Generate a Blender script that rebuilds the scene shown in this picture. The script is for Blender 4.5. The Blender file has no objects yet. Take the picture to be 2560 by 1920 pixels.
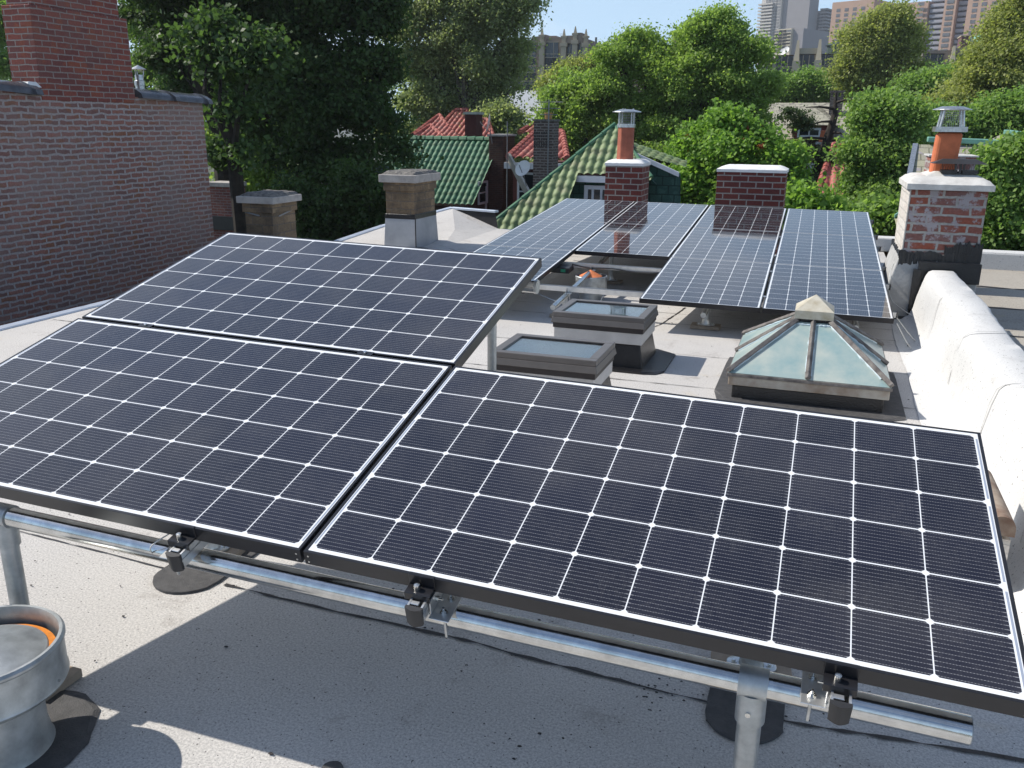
import bpy, math, random
import numpy as np
from mathutils import Vector, Matrix
random.seed(7)
rng = np.random.default_rng(11)
C = bpy.context.scene.collection
SC = bpy.context.scene
R = math.radians

# ------------------------------------------------------------------ camera
FPX = 2170.4                                   # focal length for a 2560 px wide frame
CX = Vector((0.943574, 0.331059, 0.008318))    # camera right in the world
CY = Vector((0.102859, -0.269107, -0.957602))  # camera down
CZ = Vector((-0.314784, 0.904423, -0.287975))  # camera forward
EYE = Vector((0, 0, 1.70))
cam_d = bpy.data.cameras.new("camera")
cam = bpy.data.objects.new("camera", cam_d)
C.objects.link(cam)
SC.camera = cam
cam_d.sensor_width = 36.0
cam_d.lens = FPX / 2560 * 36.0
cam_d.clip_start = 0.05
cam_d.clip_end = 4000
mw = Matrix(((CX.x, -CY.x, -CZ.x), (CX.y, -CY.y, -CZ.y), (CX.z, -CY.z, -CZ.z))).to_4x4()
mw.translation = EYE
cam.matrix_world = mw

# ------------------------------------------------------------------ sky and sun
SUN_EL = R(44)
SUN_AZ = R(1.5)                                # direction the light travels, from +x
sdir = Vector((math.cos(SUN_AZ) * math.cos(SUN_EL), math.sin(SUN_AZ) * math.cos(SUN_EL), -math.sin(SUN_EL)))
wd = bpy.data.worlds.new("World")
SC.world = wd
wd.use_nodes = True
nt = wd.node_tree
bgn = nt.nodes["Background"]
sky = nt.nodes.new("ShaderNodeTexSky")
sky.sky_type = 'NISHITA'
sky.sun_disc = False
sky.sun_elevation = SUN_EL
sky.sun_rotation = math.atan2(-sdir.x, -sdir.y)
sky.air_density = 1.0
sky.dust_density = 0.5
sky.ozone_density = 1.6
tc = nt.nodes.new("ShaderNodeTexCoord")
mp = nt.nodes.new("ShaderNodeMapping")
mp.inputs['Scale'].default_value = (1.0, 1.0, 3.0)
ns = nt.nodes.new("ShaderNodeTexNoise")
ns.inputs['Scale'].default_value = 3.2
ns.inputs['Detail'].default_value = 7
ns.inputs['Roughness'].default_value = 0.6
rp = nt.nodes.new("ShaderNodeValToRGB")
rp.color_ramp.elements[0].position = 0.47
rp.color_ramp.elements[1].position = 0.78
rp.color_ramp.elements[1].color = (0.62, 0.62, 0.62, 1)
mx = nt.nodes.new("ShaderNodeMixRGB")
mx.inputs[2].default_value = (7.2, 7.6, 8.3, 1)
nt.links.new(tc.outputs['Generated'], mp.inputs[0])
nt.links.new(mp.outputs[0], ns.inputs['Vector'])
nt.links.new(ns.outputs[0], rp.inputs[0])
nt.links.new(rp.outputs[0], mx.inputs[0])
# thin summer haze: the low band of the sky is pale blue rather than yellow
sx = nt.nodes.new("ShaderNodeSeparateXYZ"); nt.links.new(tc.outputs['Generated'], sx.inputs[0])
r2 = nt.nodes.new("ShaderNodeValToRGB"); r2.color_ramp.elements[0].position = 0.0; r2.color_ramp.elements[1].position = 0.42
r2.color_ramp.elements[0].color = (1, 1, 1, 1); r2.color_ramp.elements[1].color = (0, 0, 0, 1)
nt.links.new(sx.outputs[2], r2.inputs[0])
m2 = nt.nodes.new("ShaderNodeMixRGB"); m2.inputs[2].default_value = (4.1, 5.9, 8.0, 1)
nt.links.new(r2.outputs[0], m2.inputs[0]); nt.links.new(sky.outputs[0], m2.inputs[1])
nt.links.new(m2.outputs[0], mx.inputs[1])
nt.links.new(mx.outputs[0], bgn.inputs[0])
bgn.inputs[1].default_value = 0.115
sl = bpy.data.lights.new("sun", 'SUN')
sl.energy = 4.6
sl.angle = R(0.5)
sl.color = (1.0, 0.94, 0.85)
so = bpy.data.objects.new("sun", sl)
C.objects.link(so)
so.rotation_euler = sdir.to_track_quat('-Z', 'Y').to_euler()
SC.view_settings.view_transform = 'Standard'
SC.view_settings.look = 'None'
SC.view_settings.exposure = 0.30
SC.view_settings.gamma = 1
SC.render.engine = 'CYCLES'
SC.cycles.max_bounces = 6
SC.cycles.caustics_reflective = False
SC.cycles.caustics_refractive = False
SC.cycles.transparent_max_bounces = 6

# ------------------------------------------------------------------ measuring helpers (photo 2212 px wide -> a real place)
def ray(px, py):
    k = 2560 / 2212
    a, b = (px * k - 1280) / FPX, (py * k - 960) / FPX
    return CX * a + CY * b + CZ
def atz(px, py, z=0.0):
    r = ray(px, py); return EYE + r * ((z - EYE.z) / r.z)
def aty(px, py, y):
    r = ray(px, py); return EYE + r * (y / r.y)
def atx(px, py, x):
    r = ray(px, py); return EYE + r * (x / r.x)

# ------------------------------------------------------------------ materials
def nodes(name):
    m = bpy.data.materials.new(name); m.use_nodes = True
    t = m.node_tree
    return m, t, t.nodes["Principled BSDF"]
def nn(t, kind, **kw):
    n = t.nodes.new("ShaderNode" + kind)
    for k, v in kw.items():
        if k in n.inputs: n.inputs[k].default_value = v
        else: setattr(n, k, v)
    return n
def col(c): return (c[0], c[1], c[2], 1)
def mixc(t, f, a, b, mode='MIX'):
    n = t.nodes.new("ShaderNodeMixRGB"); n.blend_type = mode
    for i, v in ((0, f), (1, a), (2, b)):
        if hasattr(v, 'links') or hasattr(v, 'is_linked'): t.links.new(v, n.inputs[i])
        elif i == 0: n.inputs[0].default_value = v
        else: n.inputs[i].default_value = col(v)
    return n.outputs[0]
def ramp(t, src, p0, p1, c0=(0, 0, 0), c1=(1, 1, 1)):
    n = t.nodes.new("ShaderNodeValToRGB")
    n.color_ramp.elements[0].position = p0; n.color_ramp.elements[1].position = p1
    n.color_ramp.elements[0].color = col(c0); n.color_ramp.elements[1].color = col(c1)
    t.links.new(src, n.inputs[0]); return n.outputs[0]
def noise(t, scale, detail=4, rough=0.6, vec=None, coord='Object', stretch=None):
    n = nn(t, "TexNoise", Scale=scale, Detail=detail, Roughness=rough)
    if vec is None:
        c = t.nodes.new("ShaderNodeTexCoord"); vec = c.outputs[coord]
    if stretch:
        m = t.nodes.new("ShaderNodeMapping"); m.inputs['Scale'].default_value = stretch
        t.links.new(vec, m.inputs[0]); vec = m.outputs[0]
    t.links.new(vec, n.inputs['Vector'])
    return n.outputs[0]
def bump(t, p, src, strength=0.3, dist=0.01):
    b = nn(t, "Bump", Strength=strength, Distance=dist)
    t.links.new(src, b.inputs['Height']); t.links.new(b.outputs[0], p.inputs['Normal'])
def plain(name, c, rough=0.6, metal=0.0, var=0.15, scale=8.0, c2=None, bs=0.15, spec=None, stretch=None):
    m, t, p = nodes(name)
    n1 = noise(t, scale, 6, stretch=stretch)
    c2 = c2 or tuple(x * (1 - 2.2 * var) for x in c)
    t.links.new(mixc(t, ramp(t, n1, 0.35, 0.68), c, c2), p.inputs['Base Color'])
    p.inputs['Roughness'].default_value = rough; p.inputs['Metallic'].default_value = metal
    if spec is not None: p.inputs['Specular IOR Level'].default_value = spec
    n2 = noise(t, scale * 9, 3)
    bump(t, p, n2, bs, 0.004)
    return m
def brick(name, ca, cb, mortar, bw=0.215, bh=0.0677, mo=0.010, grime=None, gs=0.7, gamt=0.6, rough=0.9, wob=0.006, cc=None, patch=None, off=0.5):
    m, t, p = nodes(name)
    uv = nn(t, "UVMap")
    nz = nn(t, "TexNoise", Scale=7.0, Detail=2.0); t.links.new(uv.outputs[0], nz.inputs['Vector'])
    sb = nn(t, "VectorMath", operation='SUBTRACT'); t.links.new(nz.outputs['Color'], sb.inputs[0]); sb.inputs[1].default_value = (.5, .5, .5)
    sc = nn(t, "VectorMath", operation='SCALE'); t.links.new(sb.outputs[0], sc.inputs[0]); sc.inputs['Scale'].default_value = wob * 5
    ad = nn(t, "VectorMath", operation='ADD'); t.links.new(uv.outputs[0], ad.inputs[0]); t.links.new(sc.outputs[0], ad.inputs[1])
    b = nn(t, "TexBrick", Scale=1.0)
    b.offset = off
    b.inputs['Brick Width'].default_value = bw; b.inputs['Row Height'].default_value = bh
    b.inputs['Mortar Size'].default_value = mo; b.inputs['Mortar Smooth'].default_value = 0.25
    b.inputs['Bias'].default_value = -0.1
    b.inputs['Color1'].default_value = col(ca); b.inputs['Color2'].default_value = col(cb); b.inputs['Mortar'].default_value = col(mortar)
    t.links.new(ad.outputs[0], b.inputs['Vector'])
    c = b.outputs['Color']
    n3 = nn(t, "TexNoise", Scale=5.0, Detail=2.0); t.links.new(uv.outputs[0], n3.inputs['Vector'])
    if cc: 
        br = nn(t, "Math", operation='MULTIPLY'); t.links.new(ramp(t, n3.outputs[0], .55, .62), br.inputs[0])
        inv = nn(t, "Math", operation='SUBTRACT'); inv.inputs[0].default_value = 1; t.links.new(b.outputs['Fac'], inv.inputs[1]); t.links.new(inv.outputs[0], br.inputs[1])
        c = mixc(t, br.outputs[0], c, cc)
    fine = nn(t, "TexNoise", Scale=45.0, Detail=4.0); t.links.new(uv.outputs[0], fine.inputs['Vector'])
    c = mixc(t, 0.55, c, ramp(t, fine.outputs[0], .3, .7, (.45, .45, .45), (1, 1, 1)), 'MULTIPLY')
    if grime:
        g = nn(t, "TexNoise", Scale=gs, Detail=6.0, Roughness=0.7); t.links.new(uv.outputs[0], g.inputs['Vector'])
        gm = nn(t, "Math", operation='MULTIPLY'); t.links.new(ramp(t, g.outputs[0], .45, .68), gm.inputs[0]); gm.inputs[1].default_value = gamt
        c = mixc(t, gm.outputs[0], c, grime)
    if patch:
        g2 = nn(t, "TexNoise", Scale=6.0, Detail=5.0, Roughness=0.75); t.links.new(uv.outputs[0], g2.inputs['Vector'])
        c = mixc(t, ramp(t, g2.outputs[0], patch[1], patch[1] + .06), c, patch[0])
    t.links.new(c, p.inputs['Base Color'])
    p.inputs['Roughness'].default_value = rough
    iv = nn(t, "Math", operation='SUBTRACT'); iv.inputs[0].default_value = 1; t.links.new(b.outputs['Fac'], iv.inputs[1])
    hh = nn(t, "Math", operation='ADD'); t.links.new(iv.outputs[0], hh.inputs[0])
    hm = nn(t, "Math", operation='MULTIPLY'); t.links.new(fine.outputs[0], hm.inputs[0]); hm.inputs[1].default_value = 0.6; t.links.new(hm.outputs[0], hh.inputs[1])
    bump(t, p, hh.outputs[0], 0.7, 0.008)
    return m

M = {}
M['galv'] = plain("galvanized_steel", (0.62, 0.64, 0.64), 0.34, 0.85, 0.16, 30, bs=0.05)
M['galv_pipe'] = plain("galvanized_pipe", (0.68, 0.69, 0.68), 0.17, 1.0, 0.14, 18, bs=0.04)
M['galv_dull'] = plain("dull_galvanized", (0.50, 0.53, 0.54), 0.45, 0.7, 0.18, 14, bs=0.08)
M['alu'] = plain("mill_aluminium", (0.72, 0.73, 0.73), 0.35, 0.8, 0.08, 20, bs=0.03)
M['black_alu'] = plain("black_anodised", (0.018, 0.018, 0.021), 0.28, 0.0, 0.1, 20, bs=0.02)
M['plastic'] = plain("black_plastic", (0.03, 0.03, 0.032), 0.5, 0, 0.1, 20, bs=0.05)
M['rubber'] = plain("tar", (0.020, 0.020, 0.022), 0.30, 0, 0.25, 9, bs=1.0)
M['tar_patch'] = plain("tar_cap_patch", (0.085, 0.083, 0.084), 0.75, 0, 0.2, 25, c2=(0.05, 0.05, 0.052), bs=0.8)
M['bolt'] = plain("steel_bolt", (0.75, 0.75, 0.72), 0.25, 1.0, 0.1, 40, bs=0.02)
M['steel_blue'] = plain("metal_edge_strip", (0.60, 0.68, 0.80), 0.35, 0.35, 0.08, 6, bs=0.05)
M['terracotta'] = plain("terracotta", (0.60, 0.17, 0.07), 0.75, 0, 0.10, 14, bs=0.1)
M['terracotta_dark'] = plain("weathered_terracotta", (0.40, 0.12, 0.07), 0.75, 0, 0.12, 14, bs=0.1)
M['orange_cap'] = plain("rust_orange_cone", (0.72, 0.22, 0.08), 0.6, 0, 0.12, 30)
M['orange'] = plain("orange_sealant", (0.85, 0.28, 0.03), 0.6, 0, 0.12, 60)
M['white_crown'] = plain("white_mortar_crown", (0.80, 0.80, 0.79), 0.8, 0, 0.06, 10, bs=0.4)
M['grey_crown'] = plain("grey_painted_crown", (0.62, 0.61, 0.58), 0.85, 0, 0.10, 9, c2=(0.45, 0.44, 0.42), bs=0.5)
M['concrete_cap'] = plain("concrete_cap", (0.46, 0.43, 0.40), 0.9, 0, 0.15, 9, bs=0.6)
M['stone_top'] = plain("crumbling_mortar", (0.22, 0.205, 0.185), 0.95, 0, 0.3, 22, c2=(0.07, 0.07, 0.07), bs=1.0)
M['flash_white'] = plain("silver_painted_flashing", (0.42, 0.44, 0.47), 0.5, 0.15, 0.16, 3.0, c2=(0.30, 0.32, 0.35), bs=0.4)
M['stucco_grey'] = plain("grey_stucco_flashing", (0.46, 0.46, 0.45), 0.8, 0, 0.14, 5, bs=0.6)
M['white_paint'] = plain("white_window_paint", (0.72, 0.74, 0.76), 0.6, 0, 0.06, 6)
M['beige_wood'] = plain("beige_board", (0.42, 0.39, 0.33), 0.8, 0, 0.12, 5)
M['bark'] = plain("bark", (0.045, 0.036, 0.028), 0.95, 0, 0.3, 6, bs=1.0)
M['bark_pale'] = plain("pale_plane_bark", (0.17, 0.155, 0.125), 0.95, 0, 0.35, 5, bs=0.8)
M['glass_dark'] = plain("window_glass", (0.02, 0.026, 0.032), 0.06, 0, 0.1, 3, bs=0.0)
M['brown_frame'] = plain("brown_skylight_frame", (0.15, 0.137, 0.13), 0.38, 0.25, 0.06, 12, bs=0.03)
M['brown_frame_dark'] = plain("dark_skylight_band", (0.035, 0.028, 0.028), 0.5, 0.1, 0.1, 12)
M['curb_alu'] = plain("skylight_curb_flashing", (0.60, 0.585, 0.57), 0.5, 0.3, 0.08, 7, bs=0.1)
M['wood_old'] = plain("weathered_wood", (0.21, 0.195, 0.18), 0.85, 0, 0.3, 16, c2=(0.08, 0.07, 0.068), bs=0.9, stretch=(1, 1, 1))
M['cap_stain'] = plain("stained_metal_cap", (0.58, 0.55, 0.46), 0.6, 0.05, 0.1, 11, c2=(0.40, 0.35, 0.25), bs=0.2)
M['rust_trim'] = plain("rust_streaked_trim", (0.46, 0.44, 0.39), 0.7, 0.1, 0.2, 7, c2=(0.25, 0.19, 0.14), bs=0.3)
M['silicone'] = plain("white_sealant", (0.55, 0.66, 0.72), 0.35, 0, 0.06, 40, bs=0.5)
M['white_cable'] = plain("white_cable", (0.65, 0.65, 0.62), 0.5)
M['rust'] = plain("rusty_clay", (0.33, 0.27, 0.21), 0.85, 0, 0.3, 9, c2=(0.13, 0.06, 0.035), bs=0.6)
M['wood_block'] = plain("sleeper_block", (0.36, 0.29, 0.22), 0.8, 0, 0.1, 20, bs=0.3)
M['green_led'] = plain("green_sticker", (0.02, 0.30, 0.16), 0.5)
M['copper'] = plain("green_copper", (0.20, 0.43, 0.34), 0.6, 0, 0.1, 4)
M['slate_tile'] = plain("pale_slate", (0.45, 0.43, 0.32), 0.8)
M['dish'] = plain("white_dish", (0.75, 0.75, 0.73), 0.5, 0, 0.05)
M['antenna'] = plain("antenna_metal", (0.25, 0.26, 0.27), 0.5, 0.5)
M['dark_roof'] = plain("dark_shingle", (0.03, 0.035, 0.045), 0.8)
M['grey_roof'] = plain("grey_shingle", (0.40, 0.43, 0.47), 0.85, 0, 0.06, 3)
M['cream'] = plain("cream_wall", (0.55, 0.50, 0.33), 0.8)
M['red_paint'] = plain("red_shutter", (0.22, 0.03, 0.03), 0.7)
M['yellow_plant'] = plain("pot_clay", (0.62, 0.33, 0.13), 0.8)

M['brick_wall'] = brick("old_brick_wall", (0.37, 0.165, 0.13), (0.215, 0.12, 0.11), (0.44, 0.385, 0.37), mo=0.014, grime=(0.31, 0.25, 0.23), gs=0.8, gamt=0.7, wob=0.010, cc=(0.30, 0.13, 0.08), patch=((0.34, 0.28, 0.265), .66))
M['brick_stack'] = brick("red_stack_brick", (0.30, 0.085, 0.062), (0.17, 0.055, 0.052), (0.32, 0.28, 0.26), mo=0.008, grime=(0.20, 0.13, 0.11), gs=1.3, gamt=0.45, cc=(0.30, 0.085, 0.05), wob=0.004, patch=((0.38, 0.32, 0.28), .70))
M['brick_new'] = brick("new_red_brick", (0.20, 0.040, 0.028), (0.13, 0.028, 0.024), (0.36, 0.33, 0.30), bh=0.080, mo=0.009, wob=0.001, rough=0.8)
M['brick_brown'] = brick("brown_block_brick", (0.28, 0.195, 0.115), (0.165, 0.125, 0.08), (0.17, 0.145, 0.12), bw=0.29, bh=0.108, mo=0.006, grime=(0.045, 0.035, 0.03), gs=2.2, gamt=0.85, cc=(0.33, 0.235, 0.14), wob=0.003)
M['brick_painted'] = brick("peeling_painted_brick", (0.34, 0.09, 0.05), (0.22, 0.12, 0.11), (0.45, 0.43, 0.39), bh=0.079, bw=0.225, mo=0.012, wob=0.006, patch=((0.36, 0.325, 0.335), .525), grime=(0.20, 0.18, 0.19), gs=3.0, gamt=0.55)
M['brick_white'] = brick("white_painted_brick", (0.74, 0.70, 0.64), (0.66, 0.60, 0.54), (0.62, 0.59, 0.54), bh=0.079, mo=0.010, wob=0.006)
M['brick_house'] = brick("brown_house_brick", (0.125, 0.055, 0.038), (0.07, 0.034, 0.027), (0.12, 0.085, 0.07), mo=0.010)
M['brick_grey'] = brick("dark_glazed_brick", (0.13, 0.095, 0.085), (0.08, 0.06, 0.055), (0.27, 0.235, 0.21), mo=0.014)

def tile_mat(name, ca, cb, cm):
    m, t, p = nodes(name)
    uv = nn(t, "UVMap")
    b = nn(t, "TexBrick", Scale=1.0); b.offset = 0
    b.inputs['Brick Width'].default_value = TP[0]; b.inputs['Row Height'].default_value = TP[1]
    b.inputs['Mortar Size'].default_value = 0.0; b.inputs['Bias'].default_value = 0.0
    b.inputs['Color1'].default_value = col(ca); b.inputs['Color2'].default_value = col(cb)
    t.links.new(uv.outputs[0], b.inputs['Vector'])
    g = nn(t, "TexNoise", Scale=2.5, Detail=6.0); t.links.new(uv.outputs[0], g.inputs['Vector'])
    c = mixc(t, ramp(t, g.outputs[0], .5, .68), b.outputs['Color'], cm)
    t.links.new(c, p.inputs['Base Color']); p.inputs['Roughness'].default_value = 0.62
    return m
TP = (0.17, 0.30)
M['tile_green'] = tile_mat("green_barrel_tile", (0.075, 0.20, 0.105), (0.04, 0.14, 0.075), (0.10, 0.18, 0.10))
M['tile_olive'] = tile_mat("mossy_green_tile", (0.20, 0.26, 0.115), (0.135, 0.205, 0.085), (0.18, 0.195, 0.10))
M['tile_red'] = tile_mat("red_barrel_tile", (0.40, 0.11, 0.085), (0.28, 0.07, 0.055), (0.30, 0.13, 0.10))
def slate_mat(name, ca, cb, cc, bw=0.3, bh=0.22):
    return brick(name, ca, cb, tuple(x * .45 for x in ca), bw=bw, bh=bh, mo=0.012, cc=cc, wob=0.004, rough=0.85)
M['slate'] = slate_mat("pale_slate_courses", (0.42, 0.40, 0.28), (0.33, 0.32, 0.25), (0.36, 0.33, 0.34))
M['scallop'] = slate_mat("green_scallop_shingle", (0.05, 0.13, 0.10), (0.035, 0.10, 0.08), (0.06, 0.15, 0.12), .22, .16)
M['old_slate'] = slate_mat("patchy_cream_slate", (0.44, 0.42, 0.33), (0.36, 0.34, 0.27), (0.20, 0.18, 0.16), .5, .22)

# roof membrane: pale mineral cap sheet, speckled and stained
def roof_mat(name, base, speck=1.0, stain=0.5, sc=1.0, dirt=(0.20, 0.17, 0.15)):
    m, t, p = nodes(name)
    c1 = mixc(t, ramp(t, noise(t, 0.9 * sc, 5), .35, .7), base, tuple(x * .86 for x in base))
    fine = noise(t, 135, 4, .75)
    c2 = mixc(t, 0.75, c1, ramp(t, fine, .36, .60, (1 - .48 * speck, 1 - .48 * speck, 1 - .47 * speck), (1 + .16 * speck, 1 + .15 * speck, 1 + .13 * speck)), 'MULTIPLY')
    sp = noise(t, 75, 2, .6)
    c3 = mixc(t, ramp(t, sp, .67, .70), c2, (0.07, 0.065, 0.065))
    big = noise(t, 2.6, 9, .78)
    sm = nn(t, "Math", operation='MULTIPLY'); t.links.new(ramp(t, big, .55, .74), sm.inputs[0]); sm.inputs[1].default_value = stain
    c4 = mixc(t, sm.outputs[0], c3, dirt)
    yl = noise(t, 1.7, 6, .6, stretch=(1.0, 1.3, 1.0))
    ym = nn(t, "Math", operation='MULTIPLY'); t.links.new(ramp(t, yl, .63, .78), ym.inputs[0]); ym.inputs[1].default_value = .45 * speck
    c5 = mixc(t, ym.outputs[0], c4, (0.50, 0.38, 0.16))
    t.links.new(c5, p.inputs['Base Color'])
    p.inputs['Roughness'].default_value = 0.85; p.inputs['Specular IOR Level'].default_value = 0.3
    bump(t, p, fine, 0.35, 0.003)
    return m
M['roof'] = roof_mat("white_cap_sheet", (0.585, 0.57, 0.55), stain=.85)
M['parapet'] = roof_mat("white_coated_parapet", (0.64, 0.64, 0.63), speck=.35, stain=.5, sc=.8, dirt=(.30, .29, .275))
M['roof_old'] = roof_mat("old_pale_roof", (0.42, 0.39, 0.34), stain=.9, sc=.5)
M['seam'] = plain("tar_seam", (0.035, 0.03, 0.03), 0.6, 0, 0.3, 30, bs=0.6)

# ------------------------------------------------------------------ mesh building
class MB:
    def __init__(s): s.v = []; s.f = []
    def add(s, vs, fs):
        o = len(s.v); s.v += [tuple(v) for v in vs]; s.f += [tuple(i + o for i in f) for f in fs]; return s
    def box(s, x0, x1, y0, y1, z0, z1):
        vs = [(x, y, z) for z in (z0, z1) for y in (y0, y1) for x in (x0, x1)]
        return s.add(vs, [(0, 2, 3, 1), (4, 5, 7, 6), (0, 1, 5, 4), (2, 6, 7, 3), (0, 4, 6, 2), (1, 3, 7, 5)])
    def frust(s, a, b, z0, z1):
        # a, b = (x0, x1, y0, y1) bottom and top rectangles
        vs = [(x, y, z) for r, z in ((a, z0), (b, z1)) for y in (r[2], r[3]) for x in (r[0], r[1])]
        return s.add(vs, [(0, 2, 3, 1), (4, 5, 7, 6), (0, 1, 5, 4), (2, 6, 7, 3), (0, 4, 6, 2), (1, 3, 7, 5)])
    def quad(s, *p): return s.add(p, [tuple(range(len(p)))])
    def slab(s, pts, th):
        # a polygon given thickness along -normal
        P = [Vector(p) for p in pts]; n = (P[1] - P[0]).cross(P[2] - P[0]).normalized()
        Q = [p - n * th for p in P]; k = len(P)
        return s.add(P + Q, [tuple(range(k)), tuple(range(2 * k - 1, k - 1, -1))] + [(i, i + k, (i + 1) % k + k, (i + 1) % k) for i in range(k)])
    def tube(s, pts, rad, n=10, caps=True):
        pts = [Vector(p) for p in pts]
        if not hasattr(rad, '__len__'): rad = [rad] * len(pts)
        rings = []; prev = None
        for i, p in enumerate(pts):
            d = (pts[min(i + 1, len(pts) - 1)] - pts[max(i - 1, 0)]).normalized()
            u = d.cross(Vector((0, 0, 1)))
            if u.length < 1e-3: u = d.cross(Vector((0, 1, 0)))
            if prev is not None:
                u = prev - d * prev.dot(d)
            u.normalize(); prev = u; w = d.cross(u)
            rings.append([p + (u * math.cos(2 * math.pi * j / n) + w * math.sin(2 * math.pi * j / n)) * rad[i] for j in range(n)])
        vs = [v for r in rings for v in r]; fs = []
        for i in range(len(pts) - 1):
            for j in range(n):
                a, b = i * n + j, i * n + (j + 1) % n
                fs.append((a, a + n, b + n, b))
        if caps: fs.append(tuple(range(n))); fs.append(tuple(reversed(range((len(pts) - 1) * n, len(pts) * n))))
        return s.add(vs, fs)
    def lathe(s, cx, cy, prof, n=32, ph=0.0):
        vs = []; fs = []
        for (r, z) in prof:
            for j in range(n):
                a = 2 * math.pi * j / n + ph; vs.append((cx + r * math.cos(a), cy + r * math.sin(a), z))
        for i in range(len(prof) - 1):
            for j in range(n):
                a, b = i * n + j, i * n + (j + 1) % n
                fs.append((a, b, b + n, a + n))
        return s.add(vs, fs)
    def build(s, name, m, parent=None, smooth=False, bevel=0, seg=2):
        return link_mesh(name, s.v, s.f, m, parent, smooth, bevel, seg)

def box_uv(me):
    np_ = len(me.polygons); nl = len(me.loops)
    nr = np.empty(np_ * 3); me.polygons.foreach_get("normal", nr); nr = np.abs(nr.reshape(-1, 3))
    tot = np.empty(np_, int); me.polygons.foreach_get("loop_total", tot)
    vi = np.empty(nl, int); me.loops.foreach_get("vertex_index", vi)
    co = np.empty(len(me.vertices) * 3); me.vertices.foreach_get("co", co); co = co.reshape(-1, 3)
    ax = np.repeat(np.argmax(nr, axis=1), tot); P = co[vi]
    uv = np.where((ax == 0)[:, None], P[:, [1, 2]], np.where((ax == 1)[:, None], P[:, [0, 2]], P[:, [0, 1]]))
    l = me.uv_layers.new(name="UVMap"); l.data.foreach_set("uv", uv.ravel())

def link_mesh(name, v, f, m, parent=None, smooth=False, bevel=0, seg=2):
    me = bpy.data.meshes.new(name); me.from_pydata(v, [], f); me.update()
    box_uv(me)
    if smooth: me.polygons.foreach_set("use_smooth", [True] * len(me.polygons))
    me.materials.append(M[m] if isinstance(m, str) else m)
    o = bpy.data.objects.new(name, me); C.objects.link(o)
    if parent: o.parent = parent
    if bevel:
        b = o.modifiers.new("bevel", 'BEVEL'); b.width = bevel; b.segments = seg; b.limit_method = 'ANGLE'; b.angle_limit = R(35)
    if smooth:
        es = o.modifiers.new("split", 'EDGE_SPLIT'); es.split_angle = R(38)
    return o
def tag(o, label=None, cat=None, group=None, kind=None):
    if label: o["label"] = label
    if cat: o["category"] = cat
    if group: o["group"] = group
    if kind: o["kind"] = kind
    return o
def thing(name, label, cat, loc=(0, 0, 0), group=None, mat=None):
    o = bpy.data.objects.new(name, None); C.objects.link(o); o.empty_display_size = 0.1
    if mat is not None: o.matrix_world = mat
    else: o.location = loc
    return tag(o, label, cat, group)
def copy_tree(root, mat, label, group=None):
    r = root.copy(); C.objects.link(r); r.matrix_world = mat; r["label"] = label
    if group: r["group"] = group
    for ch in list(root.children):
        c = ch.copy(); C.objects.link(c); c.parent = r
        for g in list(ch.children):
            d = g.copy(); C.objects.link(d); d.parent = c
    return r
def ribbon(pts, w, jit=0.35, step=0.05, z=None):
    # an irregular flat strip following a polyline
    mb = MB(); P = []
    for a, b in zip(pts[:-1], pts[1:]):
        a, b = Vector(a), Vector(b); k = max(1, int((b - a).length / step))
        for i in range(k): P.append(a.lerp(b, i / k))
    P.append(Vector(pts[-1])); vs = []
    off = 0
    for i, p in enumerate(P):
        d = (P[min(i + 1, len(P) - 1)] - P[max(0, i - 1)]).normalized(); s = Vector((-d.y, d.x, 0))
        off = off * .9 + random.uniform(-1, 1) * w * .35
        a = w * .5 * (1 + random.uniform(-jit, jit)); vs += [p + s * (a + off), p - s * (a - off)]
    mb.add(vs, [(2 * i, 2 * i + 1, 2 * i + 3, 2 * i + 2) for i in range(len(P) - 1)])
    return mb
def blob(cx, cy, z, rx, ry, n=28, jit=.06, th=0.006, top=.93):
    vs = []; a0 = [1 + random.uniform(-jit, jit) for _ in range(n)]
    for k, zz in ((1.0, z), (top, z + th)):
        for j in range(n):
            a = 2 * math.pi * j / n; vs.append((cx + rx * a0[j] * k * math.cos(a), cy + ry * a0[j] * k * math.sin(a), zz))
    return vs, [tuple(range(n, 2 * n))] + [(j, (j + 1) % n, (j + 1) % n + n, j + n) for j in range(n)]

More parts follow.
